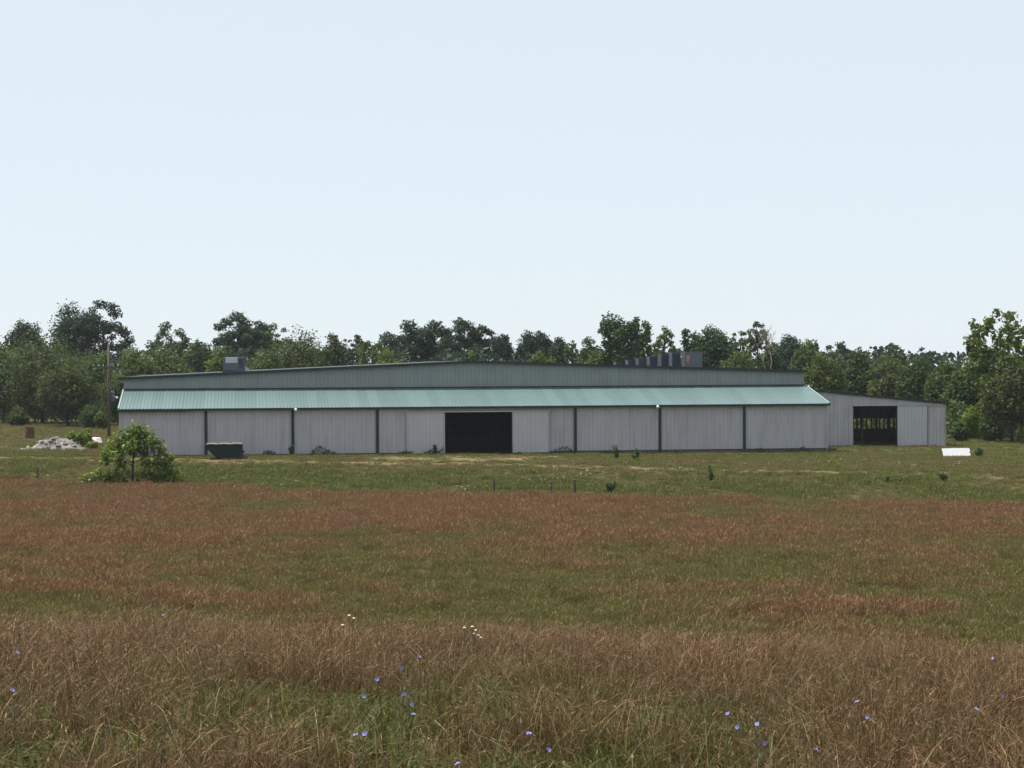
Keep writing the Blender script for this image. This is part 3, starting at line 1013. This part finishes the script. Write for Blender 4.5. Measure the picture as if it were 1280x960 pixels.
# rusty barrel
bl = empty('rusty_barrel', on_ground(-51.7, 205.6), 0, 'upright rusty brown barrel with pale top in the left yard', 'barrel')
MB().lathe([(.001, 0), (.50, 0), (.52, .03), (.51, .40), (.545, .43), (.51, .46), (.51, .82), (.545, .85), (.51, .88), (.50, 1.22), (.52, 1.27), (.49, 1.28), (.48, 1.24), (.47, 1.235)], 24).build('drum', RUST, bl)
MB().lathe([(.001, 1.245), (.465, 1.238)], 24).build('lid', RUST_TOP, bl)
MB().lathe([(.001, .03), (.04, .03), (.045, 0)], 8, (.3, 0, 1.242)).build('bung', RUST, bl)

# rubble heap
rp = empty('rubble_pile', on_ground(-43.1, 180.6, -.05), 0, 'pale heap of rubble and stones in the left yard', 'rubble pile')
n1, n2 = 44, 22
vs, fs = [], []
for j in range(n2):
    for i in range(n1):
        px, py = -3.3 + 6.6 * i / (n1 - 1), -1.6 + 3.2 * j / (n2 - 1)
        e = max(0, 1 - math.hypot((px - .5) / 2.6, py / 1.6)) ** .8 * 1.15 + max(0, 1 - math.hypot((px + 1.5) / 1.9, (py + .2) / 1.3)) * .45
        nz = float(fbm(np.array(px * 1.6), np.array(py * 1.6), 88, 4)) - .5
        vs.append((px, py, e * (1 + nz * .55) - .03 + nz * .18 * (e > .03)))
for j in range(n2 - 1):
    for i in range(n1 - 1):
        k = j * n1 + i
        fs.append((k, k + 1, k + n1 + 1, k + n1))
mb = MB()
mb.v, mb.f = vs, fs
mb.build('heap', RUBBLE, rp)
rr = random.Random(4)
sm_ = MB()
for k in range(230):
    i = rr.randrange(len(vs))
    px, py, pz = vs[i]
    if pz < .0 and rr.random() < .8:
        continue
    s = rr.uniform(.05, .17) * (1 if rr.random() < .85 else 1.7)
    q = [Vector((rr.gauss(0, 1), rr.gauss(0, 1), rr.gauss(0, .8))) for _ in range(6)]
    ax = [Vector(v) for v in ((1, 0, 0), (-1, 0, 0), (0, 1, 0), (0, -1, 0), (0, 0, .7), (0, 0, -.7))]
    n0 = len(sm_.v)
    rz = rr.uniform(0, 3)
    for a_, b_ in zip(ax, q):
        w = a_ * s * rr.uniform(.7, 1.3) + b_ * s * .16
        sm_.v.append((px + w.x * math.cos(rz) - w.y * math.sin(rz), py + w.x * math.sin(rz) + w.y * math.cos(rz), pz + w.z + s * .3))
    sm_.f += [tuple(n0 + c for c in f) for f in ((0, 2, 4), (2, 1, 4), (1, 3, 4), (3, 0, 4), (2, 0, 5), (1, 2, 5), (3, 1, 5), (0, 3, 5))]
sm_.build('stones', RUBBLE, rp, False, None, 'stuff')

# white tub with a red lid lying in the grass
tb = empty('scrap_tub', on_ground(-42.0, 193.8), R(20), 'overturned white tub with a dull red board behind it in the left yard', 'tub')
MB().lathe([(.62, -.05), (.64, .03), (.60, .05), (.48, .50), (.40, .58), (.001, .60)], 18).build('shell', WHITE_PL, tb, True)
MB().lathe([(.645, 0), (.69, .02), (.69, .05), (.645, .06)], 18).build('lip', WHITE_PL, tb, True)
b_ = MB().box((-.7, .55, 0), (.5, .61, .72)).build('board', RED_PL, tb)

# white panel lying tilted in the right yard
wp = empty('leaning_board', on_ground(39.2, 169.3), R(10), 'bright white slab propped up on the grass in front of the shed', 'panel')
tilt = R(56)
mb = MB()
out = [(-1.38, 0), (1.22, 0), (1.30, .22), (1.22, .45), (1.36, .66), (1.32, .97), (-.1, .98), (-1.36, .96)]
pl = mb.prism(out, 'z', 0, .07).build('sheet', WHITE_PL, wp)
pl.rotation_euler.x = tilt
pl.scale = (.95, .86, 1)
pl.location = (0, -.2, .03)
for xx in (-1.0, .9):
    MB().box((xx - .06, .40, -.1), (xx + .06, .50, .70)).build('prop', WOOD, wp)
MB().box((-1.3, .72, .42), (1.2, .785, .52)).build('cross_rail', WOOD, wp).location = (0, -.385, 0)

# fence posts along the edge of the red field
posts = [(-1.4, 142.4, 1.0, .10, 2, 'first of the three short fence posts, below the barn opening'), (2.83, 140.7, .75, .10, -3, 'shortest fence post, middle one of the three below the barn opening'),
         (4.51, 140.0, .98, .11, 1, 'right one of the three short fence posts below the barn opening'), (14.71, 143.2, 1.35, .11, -1, 'taller weedy fence post on the bank right of the other posts'),
         (-38.4, 155.0, 1.05, .09, 3, 'faint grey fence post on the bank at far left')]
for (x, y, h, w, tl, lab) in posts:
    p = empty('fence_post', on_ground(x, y), R(tl * 20), lab, 'fence post', 'old fence posts along the field edge')
    p.rotation_euler.y = R(tl)
    mb = MB().tube([(0, 0, -.5), (.01, 0, h * .5), (0, .01, h - .05), (0, 0, h)], [w, w * .97, w * .92, w * .75], 9)
    mb.build('post', WOOD, p)
    MB().tube([(-w * 1.02, -w * .3, h * .72), (0, -w * 1.06, h * .72), (w * 1.02, -w * .3, h * .72)], .012, 5).build('wire_staple', GALV, p)


def weed(x, y, h, sp, label, seed, col='weed', n=9):
    rr = random.Random(seed)
    root = empty('tall_weed', on_ground(x, y, -.02), 0, label, 'weed', 'tall weeds on the bank')
    m = MB()
    P, N = [], []
    for k in range(n):
        a, q = rr.uniform(0, 6.28), rr.random() * sp
        hh = h * rr.uniform(.6, 1)
        tx, ty = q * math.cos(a), q * math.sin(a)
        m.tube([(tx * .3, ty * .3, -.05), (tx * .7, ty * .7, hh * .5), (tx, ty, hh)], [.018, .014, .006], 5)
        for j in range(26):
            f = rr.uniform(.1, 1)
            P.append((tx * f + rr.gauss(0, .07), ty * f + rr.gauss(0, .07), hh * f + rr.gauss(0, .03)))
            N.append((rr.gauss(0, .6), rr.gauss(0, .6), .6))
    m.build('stalk', BARK, root)
    P = np.array(P)
    P[:, 2] = np.maximum(P[:, 2], .02)
    obj('foliage', leaf_mesh('foliage', P, np.array(N), .16, seed), LEAF[col], root)


weed(7.05, 139.6, .95, .5, 'leafy weed clump right of the three short fence posts', 1)
weed(31.3, 139.6, .95, .35, 'dark upright weed clump on the bank below the white slab', 2)
weed(27.5, 140.6, .6, .25, 'thin weed left of the dark upright weed clump', 3, n=5)
weed(14.75, 143.0, 1.25, .22, 'weed growing up the taller fence post', 4)
weed(8.9, 163.4, 1.3, .55, 'fresh green weed right of the barn opening, near a wall post', 5, 'mid')
weed(10.4, 161.6, 1.05, .5, 'second fresh green weed, nearer to the bank', 6, 'mid')
weed(-19.4, 168.7, 1.1, .3, 'dark weed against the barn wall right of the rubbish bin', 7)
weed(-6.9, 170.9, 1.0, .3, 'dark weed at the foot of the left sliding door', 8)
weed(-38.2, 154.6, .7, .3, 'pale weed at the foot of the faint post at far left', 9, 'light', 5)

# low weeds along the foot of the barn wall: nobody could count them
r = np.random.default_rng(8)
n = 5200
tt = r.uniform(0, LEN, n)
dd = -r.random(n) ** 1.5 * .9 - .05
dens = fbm(tt / 2.2, tt * 0, 91, 3)
keep = (dens > .58) & ~((tt > O0 - .2) & (tt < O1 + .2))
tt, dd, dens = tt[keep], dd[keep], dens[keep]
bx_, by_, _ = barn_pt(tt, dd, 0)
hh = np.maximum(.04, (dens - .47) * 2.0) * r.random(len(tt))
P = np.stack([bx_, by_, G(bx_, by_) + hh], 1)
tag(obj('wall_foot_weeds', leaf_mesh('wall_foot_weeds', P, r.normal(size=P.shape) + np.array([0, 0, .5]), .17, 9), LEAF['weed']), 'low dark weeds along the foot of the barn wall', 'weeds', None, 'stuff')


# ================================================================ grass
def clump(name, nb, rad, h0, h1, w, bend, lean, seed, head=0.0, headlen=.25, leafy=False, mat=None):
    """tuft of tapering curved blades; head > 0 gives a share of stems a seed head"""
    r = np.random.default_rng(seed)
    a = r.uniform(0, 2 * np.pi, nb)
    q = rad * np.sqrt(r.random(nb))
    base = np.stack([q * np.cos(a), q * np.sin(a), np.full(nb, -.03)], 1)
    h = r.uniform(h0, h1, nb)
    da = r.uniform(0, 2 * np.pi, nb)
    dr = np.stack([np.cos(da), np.sin(da), np.zeros(nb)], 1)
    sd = np.stack([-np.sin(da + r.normal(0, .9, nb)), np.cos(da + r.normal(0, .9, nb)), np.zeros(nb)], 1)
    ln = r.normal(0, lean, nb)
    bd = np.abs(r.normal(bend, bend * .6, nb))
    ts = np.array([0, .3, .58, .8, 1.0])
    heads = r.random(nb) < head
    wp = np.where(heads[:, None], np.array([.8, .7, .6, 2.6, .2]), np.array([.9, 1.0, .85, .55, .05]) if not leafy else np.array([.4, 1.0, .95, .6, .05]))
    V = np.empty((nb, 5, 2, 3))
    for k, t in enumerate(ts):
        if True:
            tk = np.where(heads & (k == 3), 1 - headlen * .5, t) if k == 3 else np.where(heads & (k == 2), 1 - headlen, t) if k == 2 else np.full(nb, t)
        hor = (ln * tk + bd * tk ** 2.4) * h
        ver = h * (tk - .42 * np.minimum(bd, 1.2) * tk ** 3)
        c = base + dr * hor[:, None]
        c[:, 2] += ver
        ww = (w * wp[:, k] * .5)[:, None]
        V[:, k, 0] = c - sd * ww
        V[:, k, 1] = c + sd * ww
    i0 = (np.arange(nb) * 10)[:, None]
    F = np.concatenate([np.stack([i0[:, 0] + 2 * k, i0[:, 0] + 2 * k + 1, i0[:, 0] + 2 * k + 3, i0[:, 0] + 2 * k + 2], 1) for k in range(4)])
    me = bpy.data.meshes.new(name)
    me.from_pydata(V.reshape(-1, 3).tolist(), [], F.tolist())
    bv = r.uniform(0, .72, nb)[:, None, None] * np.ones((nb, 5, 2))
    bv[heads, 3:, :] = r.uniform(.8, 1, heads.sum())[:, None, None]
    at = me.attributes.new('bv', 'FLOAT', 'POINT')
    at.data.foreach_set('value', bv.reshape(-1).astype(np.float32))
    me.materials.append(mat)
    return bpy.data.objects.new(name, me)


def scatter(name, pts, rot, scl, tint, vi, sources, label, cat='grass'):
    """one object: every point carries a tuft (geometry nodes); nobody could count these"""
    col = bpy.data.collections.new(name + '_tufts')
    for k, o in enumerate(sources):
        o.name = name + '_tuft_%02d' % k
        col.objects.link(o)
    me = bpy.data.meshes.new(name)
    n = len(pts)
    me.vertices.add(n)
    me.vertices.foreach_set('co', np.ascontiguousarray(pts, dtype=np.float32).reshape(-1))
    for nm, ty, key, val in (('rot', 'FLOAT_VECTOR', 'vector', rot), ('scl', 'FLOAT_VECTOR', 'vector', scl), ('tint', 'FLOAT', 'value', tint), ('vi', 'INT', 'value', vi)):
        at = me.attributes.new(nm, ty, 'POINT')
        at.data.foreach_set(key, np.ascontiguousarray(val, dtype=np.int32 if ty == 'INT' else np.float32).reshape(-1))
    o = obj(name, me, None)
    tag(o, label, cat, None, 'stuff')
    ng = bpy.data.node_groups.new(name, 'GeometryNodeTree')
    ng.interface.new_socket('Geometry', in_out='INPUT', socket_type='NodeSocketGeometry')
    ng.interface.new_socket('Geometry', in_out='OUTPUT', socket_type='NodeSocketGeometry')
    gi, go = ng.nodes.new('NodeGroupInput'), ng.nodes.new('NodeGroupOutput')
    ci = ng.nodes.new('GeometryNodeCollectionInfo')
    ci.inputs['Collection'].default_value = col
    ci.inputs['Separate Children'].default_value = True
    ci.inputs['Reset Children'].default_value = True
    ip = ng.nodes.new('GeometryNodeInstanceOnPoints')
    ip.inputs['Pick Instance'].default_value = True

    def na(nm, ty):
        a = ng.nodes.new('GeometryNodeInputNamedAttribute')
        a.data_type = ty
        a.inputs['Name'].default_value = nm
        return a.outputs['Attribute']
    L = ng.links.new
    L(gi.outputs[0], ip.inputs['Points'])
    L(ci.outputs[0], ip.inputs['Instance'])
    L(na('vi', 'INT'), ip.inputs['Instance Index'])
    er = ng.nodes.new('FunctionNodeEulerToRotation')
    L(na('rot', 'FLOAT_VECTOR'), er.inputs[0])
    L(er.outputs[0], ip.inputs['Rotation'])
    L(na('scl', 'FLOAT_VECTOR'), ip.inputs['Scale'])
    L(ip.outputs[0], go.inputs[0])
    md = o.modifiers.new('scatter', 'NODES')
    md.node_group = ng
    return o


def field_pts(r, y0, y1, dens, pad, k=.285, power=0):
    """random points over the ground between two distances, a little wider than the view"""
    half1 = k * y1 + pad
    n = int((y1 - y0) * 2 * half1 * dens)
    x = r.uniform(-half1, half1, n)
    y = r.uniform(y0, y1, n)
    ok = np.abs(x) < k * y + pad
    return x[ok], y[ok]


NEAR = grass_mat('near_dry_grass', [(0, (.050, .027, .009)), (.35, (.110, .061, .022)), (.60, (.165, .100, .042)), (.74, (.34, .25, .13)), (.80, (.130, .056, .026)), (1, (.185, .090, .044))],
                 [(0, (.032, .038, .007)), (.4, (.066, .070, .014)), (.72, (.125, .112, .028)), (1, (.13, .08, .03))])
WEEDY = grass_mat('near_green_weed', [(0, (.042, .055, .009)), (.5, (.072, .088, .014)), (1, (.11, .115, .024))], [(0, (.042, .068, .008)), (.5, (.078, .115, .014)), (1, (.11, .145, .02))], .4)
STRAW = grass_mat('pale_straw', [(0, (.30, .22, .11)), (.6, (.50, .40, .23)), (1, (.58, .49, .31))], [(0, (.26, .2, .09)), (.6, (.38, .31, .15)), (1, (.48, .4, .22))])
FIELD = grass_mat('red_field_grass', [(0, (.100, .050, .021)), (.4, (.160, .084, .036)), (.72, (.205, .122, .056)), (1, (.205, .098, .046))],
                  [(0, (.052, .064, .012)), (.4, (.100, .112, .022)), (.72, (.150, .142, .036)), (1, (.15, .10, .036))])
TURF = grass_mat('yard_turf', [(0, (.095, .076, .024)), (.4, (.160, .124, .045)), (.72, (.22, .17, .07)), (1, (.21, .14, .06))],
                 [(0, (.055, .074, .014)), (.4, (.112, .132, .026)), (.72, (.165, .170, .038)), (1, (.17, .15, .045))])

r = np.random.default_rng(42)
# near meadow, from the camera's feet over the brow
x, y = field_pts(r, 3.2, 29, 56, 1.6)
n = len(x)
dn = np.clip(.50 + (fbm(x / 1.3, y / 2.0, 101, 4) - .5) * 2.2 + (fbm(x / .35, y / .5, 111, 2) - .5) * .8 + .22 * sm(9, 17, y) - .20 * (1 - sm(6, 11, y)) - .08 * sm(1, -4, x) * (1 - sm(9, 13, y)), 0, 1)
src = [clump('t', 56, .17, .10, .42, .0028, .50, .38, 200 + k, .40, .12, False, NEAR) for k in range(7)]
src += [clump('t', 34, .15, .06, .22, .013, .65, .6, 220 + k, 0, .2, True, WEEDY) for k in range(4)]
src += [clump('t', 7, .17, .06, (.22, .26, .30, .46)[k], .0040, .8, .9, 240 + k, .2, .14, False, STRAW) for k in range(4)]
pick = r.random(n)
vi = r.integers(0, 7, n)
green = pick > (.38 + .55 * sm(.25, .72, dn))
vi[green] = r.integers(7, 11, green.sum())
st = r.random(n) < (.06 + .26 * sm(.4, .7, fbm(x / 1.6, y / 1.6, 131, 3)))
vi[st] = r.integers(11, 15, st.sum())
s = r.uniform(.75, 1.2, n) * (.85 + .3 * dn)
rot = np.stack([r.normal(0, .07, n), r.normal(0, .07, n), r.uniform(0, 6.28, n)], 1)
tint = np.clip(.75 - 1.1 * dn + r.normal(0, .15, n), 0, 1)
scatter('meadow_grass', np.stack([x, y, G(x, y)], 1), rot, np.stack([s, s, s * r.uniform(.85, 1.15, n)], 1), tint, vi, src, 'dry brown and green meadow grass in the foreground')

# the slope below the brow and the red field beyond
x, y = field_pts(r, 29, 168, 4.4, 5)
yc = shear(x, y)
x2, y2 = field_pts(r, 95, 168, 2.4, 5)
x, y = np.concatenate([x, x2]), np.concatenate([y, y2])
keep = (yardness(x, y) < .5) & ((y > 46) | (r.random(len(x)) < .5))
x, y = x[keep], y[keep]
n = len(x)
dn = dryness(x, y)
src = [clump('t', 120, .46, .22, .60, .0095, .30, .24, 300 + k, .5, .3, False, FIELD) for k in range(6)]
s = r.uniform(.75, 1.2, n) * (.80 + .36 * dn)
rot = np.stack([r.normal(0, .06, n), r.normal(0, .06, n), r.uniform(0, 6.28, n)], 1)
tint = np.clip(1.08 - 1.15 * dn + r.normal(0, .20, n), 0, 1)
scatter('field_grass', np.stack([x, y, G(x, y)], 1), rot, np.stack([s, s, s], 1), tint, r.integers(0, 6, n), src, 'reddish dry grass covering the field below the bank')

# short grass of the bank and the yard
x, y = field_pts(r, 122, 176, 6.5, 6)
x3, y3 = field_pts(r, 176, 262, 2.2, 4)
x, y = np.concatenate([x, x3]), np.concatenate([y, y3])
lx, ly = x + 34.4, y - 168
bt, bd_ = lx * math.cos(R(8)) + ly * math.sin(R(8)), -lx * math.sin(R(8)) + ly * math.cos(R(8))
inside = ((bt > -.3) & (bt < LEN + .2) & (bd_ > -.35) & (bd_ < DEP + .5)) | ((bt > LEN - 1) & (bt < WL1 + .3) & (bd_ > WY - .3) & (bd_ < WD + 1.8))
keep = (yardness(x, y) > .4) & ~inside & (r.random(len(x)) > dirtness(x, y) * 1.05)
x, y = x[keep], y[keep]
n = len(x)
yc = shear(x, y)
bank = sm(137, 142, yc) * (1 - sm(150, 157, yc))
gm = fbm(x / 5, y / 6, 151, 4)
src = [clump('t', 60, .46, .12, .34, .02, .4, .35, 400 + k, .15, .3, False, TURF) for k in range(6)]
s = r.uniform(.6, 1.15, n) * (.75 + .55 * bank * (gm > .45))
tint = np.clip(.46 + .30 * bank + (gm - .5) * 3.3 + r.normal(0, .22, n), 0, 1)
rot = np.stack([r.normal(0, .06, n), r.normal(0, .06, n), r.uniform(0, 6.28, n)], 1)
scatter('yard_grass', np.stack([x, y, G(x, y)], 1), rot, np.stack([s, s, s], 1), tint, r.integers(0, 6, n), src, 'short green and tan grass on the bank and yard around the barn')

# specks of small white wild flowers on the bank and in the field
WHITE_FL = paint('white_petals', (.62, .60, .50), .7, 0, .08, 9, .2)
BLUE_FL = paint('blue_petals', (.25, .26, .52), .6, 0, .12, 30, .2)
BLUE_C = paint('deep_blue_centre', (.10, .10, .42), .6, 0, .1, 30, .2)
STEM_G = paint('grey_green_stem', (.11, .10, .05), .7, 0, .2, 20, .2)
P, N = [], []
rr = random.Random(31)
spots = [(2.8, 144.5, 1.2, 9), (-3.2, 141.5, .7, 5), (7.0, 148.6, 2.2, 12), (4.8, 147.2, 1.2, 8), (14, 152, 2.5, 8), (-33, 150, 3, 5), (25, 150, 3, 9), (29, 145, 2.5, 6), (-20, 146, 4, 7)]
for (sx, sy, sp, k) in spots:
    for _ in range(k):
        fx, fy = sx + rr.gauss(0, sp), sy + rr.gauss(0, sp * .8)
        fz = g1(fx, fy) + rr.uniform(.35, .6)
        for _ in range(7):
            P.append((fx + rr.gauss(0, .055), fy + rr.gauss(0, .055), fz + rr.gauss(0, .02)))
            N.append((rr.gauss(0, .3), rr.gauss(0, .3) - .3, 1))
tag(obj('white_wildflowers', leaf_mesh('white_wildflowers', np.array(P), np.array(N), .036, 12, 1.0), WHITE_FL), 'specks of white wildflowers scattered over bank and field', 'flowers', None, 'stuff')


# chicory plants among the near grass, one thing each
def chicory(x, y, zf, label, seed, extra=()):
    rr = random.Random(seed)
    gz = g1(x, y)
    h = max(.3, zf - gz)
    root = empty('chicory_plant', (x, y, gz), 0, label, 'flower', 'blue chicory flowers in the near meadow')
    heads = [(0, 0, h)] + list(extra)
    m = MB()
    m.tube([(rr.uniform(-.05, .05), .02, -.02), (rr.uniform(-.03, .03), 0, h * .5), (0, 0, h - .004)], [.0022, .002, .0015], 5)
    for e in heads[1:]:
        m.tube([(0, 0, min(h, e[2]) * .55), (e[0] * .6, e[1] * .6, e[2] * .85), (e[0], e[1], e[2] - .004)], .002, 5)
    for k in range(7):
        zz = rr.uniform(.15, .9) * h
        a = rr.uniform(0, 6.28)
        m.tube([(0, 0, zz), (.03 * math.cos(a), .03 * math.sin(a), zz + .03)], [.002, .003], 4)
    m.build('stem', STEM_G, root)
    for (hx, hy, hz) in heads:
        tl = Matrix.Rotation(rr.uniform(.1, 1.3), 4, 'X') @ Matrix.Rotation(rr.uniform(-.8, .8), 4, 'Y')
        mb = MB()
        npet = 15
        for k in range(npet):
            a = 2 * math.pi * k / npet + rr.uniform(-.06, .06)
            L_ = .0102 * rr.uniform(.85, 1.1)
            c, s_ = math.cos(a), math.sin(a)
            up_ = rr.uniform(.000, .006)
            pts = [(.002, -.001, 0), (L_ * .6, -.0026, up_ * .6), (L_, -.0022, up_), (L_ * 1.03, 0, up_), (L_, .0022, up_), (L_ * .6, .0026, up_ * .6), (.002, .001, 0)]
            mb.poly([tuple(tl @ Vector((p[0] * c - p[1] * s_, p[0] * s_ + p[1] * c, p[2] + .001 * (k % 2)))) for p in pts])
        f = mb.build('flower_head', BLUE_FL, root)
        f.location = (hx, hy, hz)
        cm = MB().lathe([(.003, 0), (.0025, .003), (.0008, .0045)], 8)
        cm.v = [tuple(tl @ Vector(v)) for v in cm.v]
        cm.build('flower_centre', BLUE_C, f)


CH = [(-0.57, 9.72, 6.66, 'chicory with a large blue head, left of the middle foreground', ()),
      (-0.51, 10.37, 6.62, 'small blue chicory head highest of the cluster left of middle', ()),
      (-0.66, 9.27, 6.68, 'pale blue chicory head at the left of the middle cluster', ()),
      (-0.68, 8.67, 6.7, 'blue chicory on a dark stem at the lower left of the middle cluster', ()),
      (-0.5, 8.73, 6.7, 'chicory with two blue heads on one stem in the middle cluster', ((.035, .0, .40), (.045, -.03, .36))),
      (-0.61, 7.4, 6.77, 'pair of pale violet chicory heads low in the foreground left of middle', ((.035, 0, .45),)),
      (0.06, 7.56, 6.74, 'single blue chicory head just right of the middle near the bottom', ()),
      (0.13, 7.25, 6.74, 'small violet chicory head below and right of the middle one', ()),
      (-0.2, 6.8, 6.78, 'blue chicory head at the very bottom of the view', ()),
      (0.94, 8.41, 6.66, 'bright chicory pair right of middle, upper head largest', ((.03, -.1, .41),)),
      (1.03, 8.11, 6.67, 'pale chicory head just right of the bright pair', ()),
      (0.97, 7.45, 6.72, 'low chicory head under the bright pair', ()),
      (1.13, 7.17, 6.75, 'low blue chicory head right of the bright pair near the bottom', ()),
      (1.67, 9.31, 6.55, 'chicory with a pale seed stalk beside it at the right', ((.03, -.1, .39),)),
      (2.17, 8.99, 6.57, 'pale blue chicory head near the right edge', ()),
      (2.45, 9.62, 6.52, 'bright chicory head closest to the right edge', ()),
      (-2.6, 10.05, 6.7, 'violet chicory head near the left edge', ()),
      (-2.2, 8.41, 6.78, 'light blue chicory head at the left edge, lowest there', ()),
      (-2.89, 15.84, 6.14, 'far chicory speck at the left on the brow', ()),
      (3.1, 12.39, 6.28, 'far chicory speck at the right on the brow', ())]
for k, (x, y, z, lab, ex) in enumerate(CH):
    chicory(x, y, z, lab, k, ex)


def lace(x, y, zf, heads, label, seed):
    rr = random.Random(seed)
    gz = g1(x, y)
    h = zf - gz
    root = empty('white_umbel_plant', (x, y, gz), 0, label, 'flower', 'white umbel flowers on the brow')
    for k in range(heads):
        hx, hz = (0, h) if k == 0 else (rr.uniform(-.07, .07), h - rr.uniform(.0, .09))
        MB().tube([(hx * .2, 0, -.02), (hx * .5, 0, hz * .6), (hx, 0, hz - .02)], .003, 5).build('stem', STEM_G, root)
        P = np.array([(hx + .011 * math.cos(a * 2.4) * math.sqrt(a / 30), .011 * math.sin(a * 2.4) * math.sqrt(a / 30), hz - .008 * a / 30) for a in range(30)])
        obj('flower_head', leaf_mesh('flower_head', P, np.array([[0, -.4, 1]] * 30) + np.random.default_rng(seed + k).normal(0, .25, (30, 3)), .006, seed, 1), WHITE_FL, root)


lace(-1.30, 15.2, 6.22, 3, 'white umbel flower on the brow left of middle', 1)
lace(-.32, 14.95, 6.16, 6, 'cluster of white umbel heads on the brow near the middle', 2)

# ================================================================ summer haze
hz = bpy.data.materials.new('thin_summer_haze')
hz.use_nodes = True
hz.node_tree.nodes.clear()
hv = hz.node_tree.nodes.new('ShaderNodeVolumePrincipled')
hv.inputs['Color'].default_value = (.86, .93, 1, 1)
hv.inputs['Density'].default_value = .00009
hv.inputs['Anisotropy'].default_value = .2
ho = hz.node_tree.nodes.new('ShaderNodeOutputMaterial')
hz.node_tree.links.new(hv.outputs[0], ho.inputs['Volume'])
tag(MB().box((-2700, -100, -8), (2700, 3700, 30)).build('haze', hz), 'thin pale summer haze over meadow and wood', 'haze', None, 'stuff')
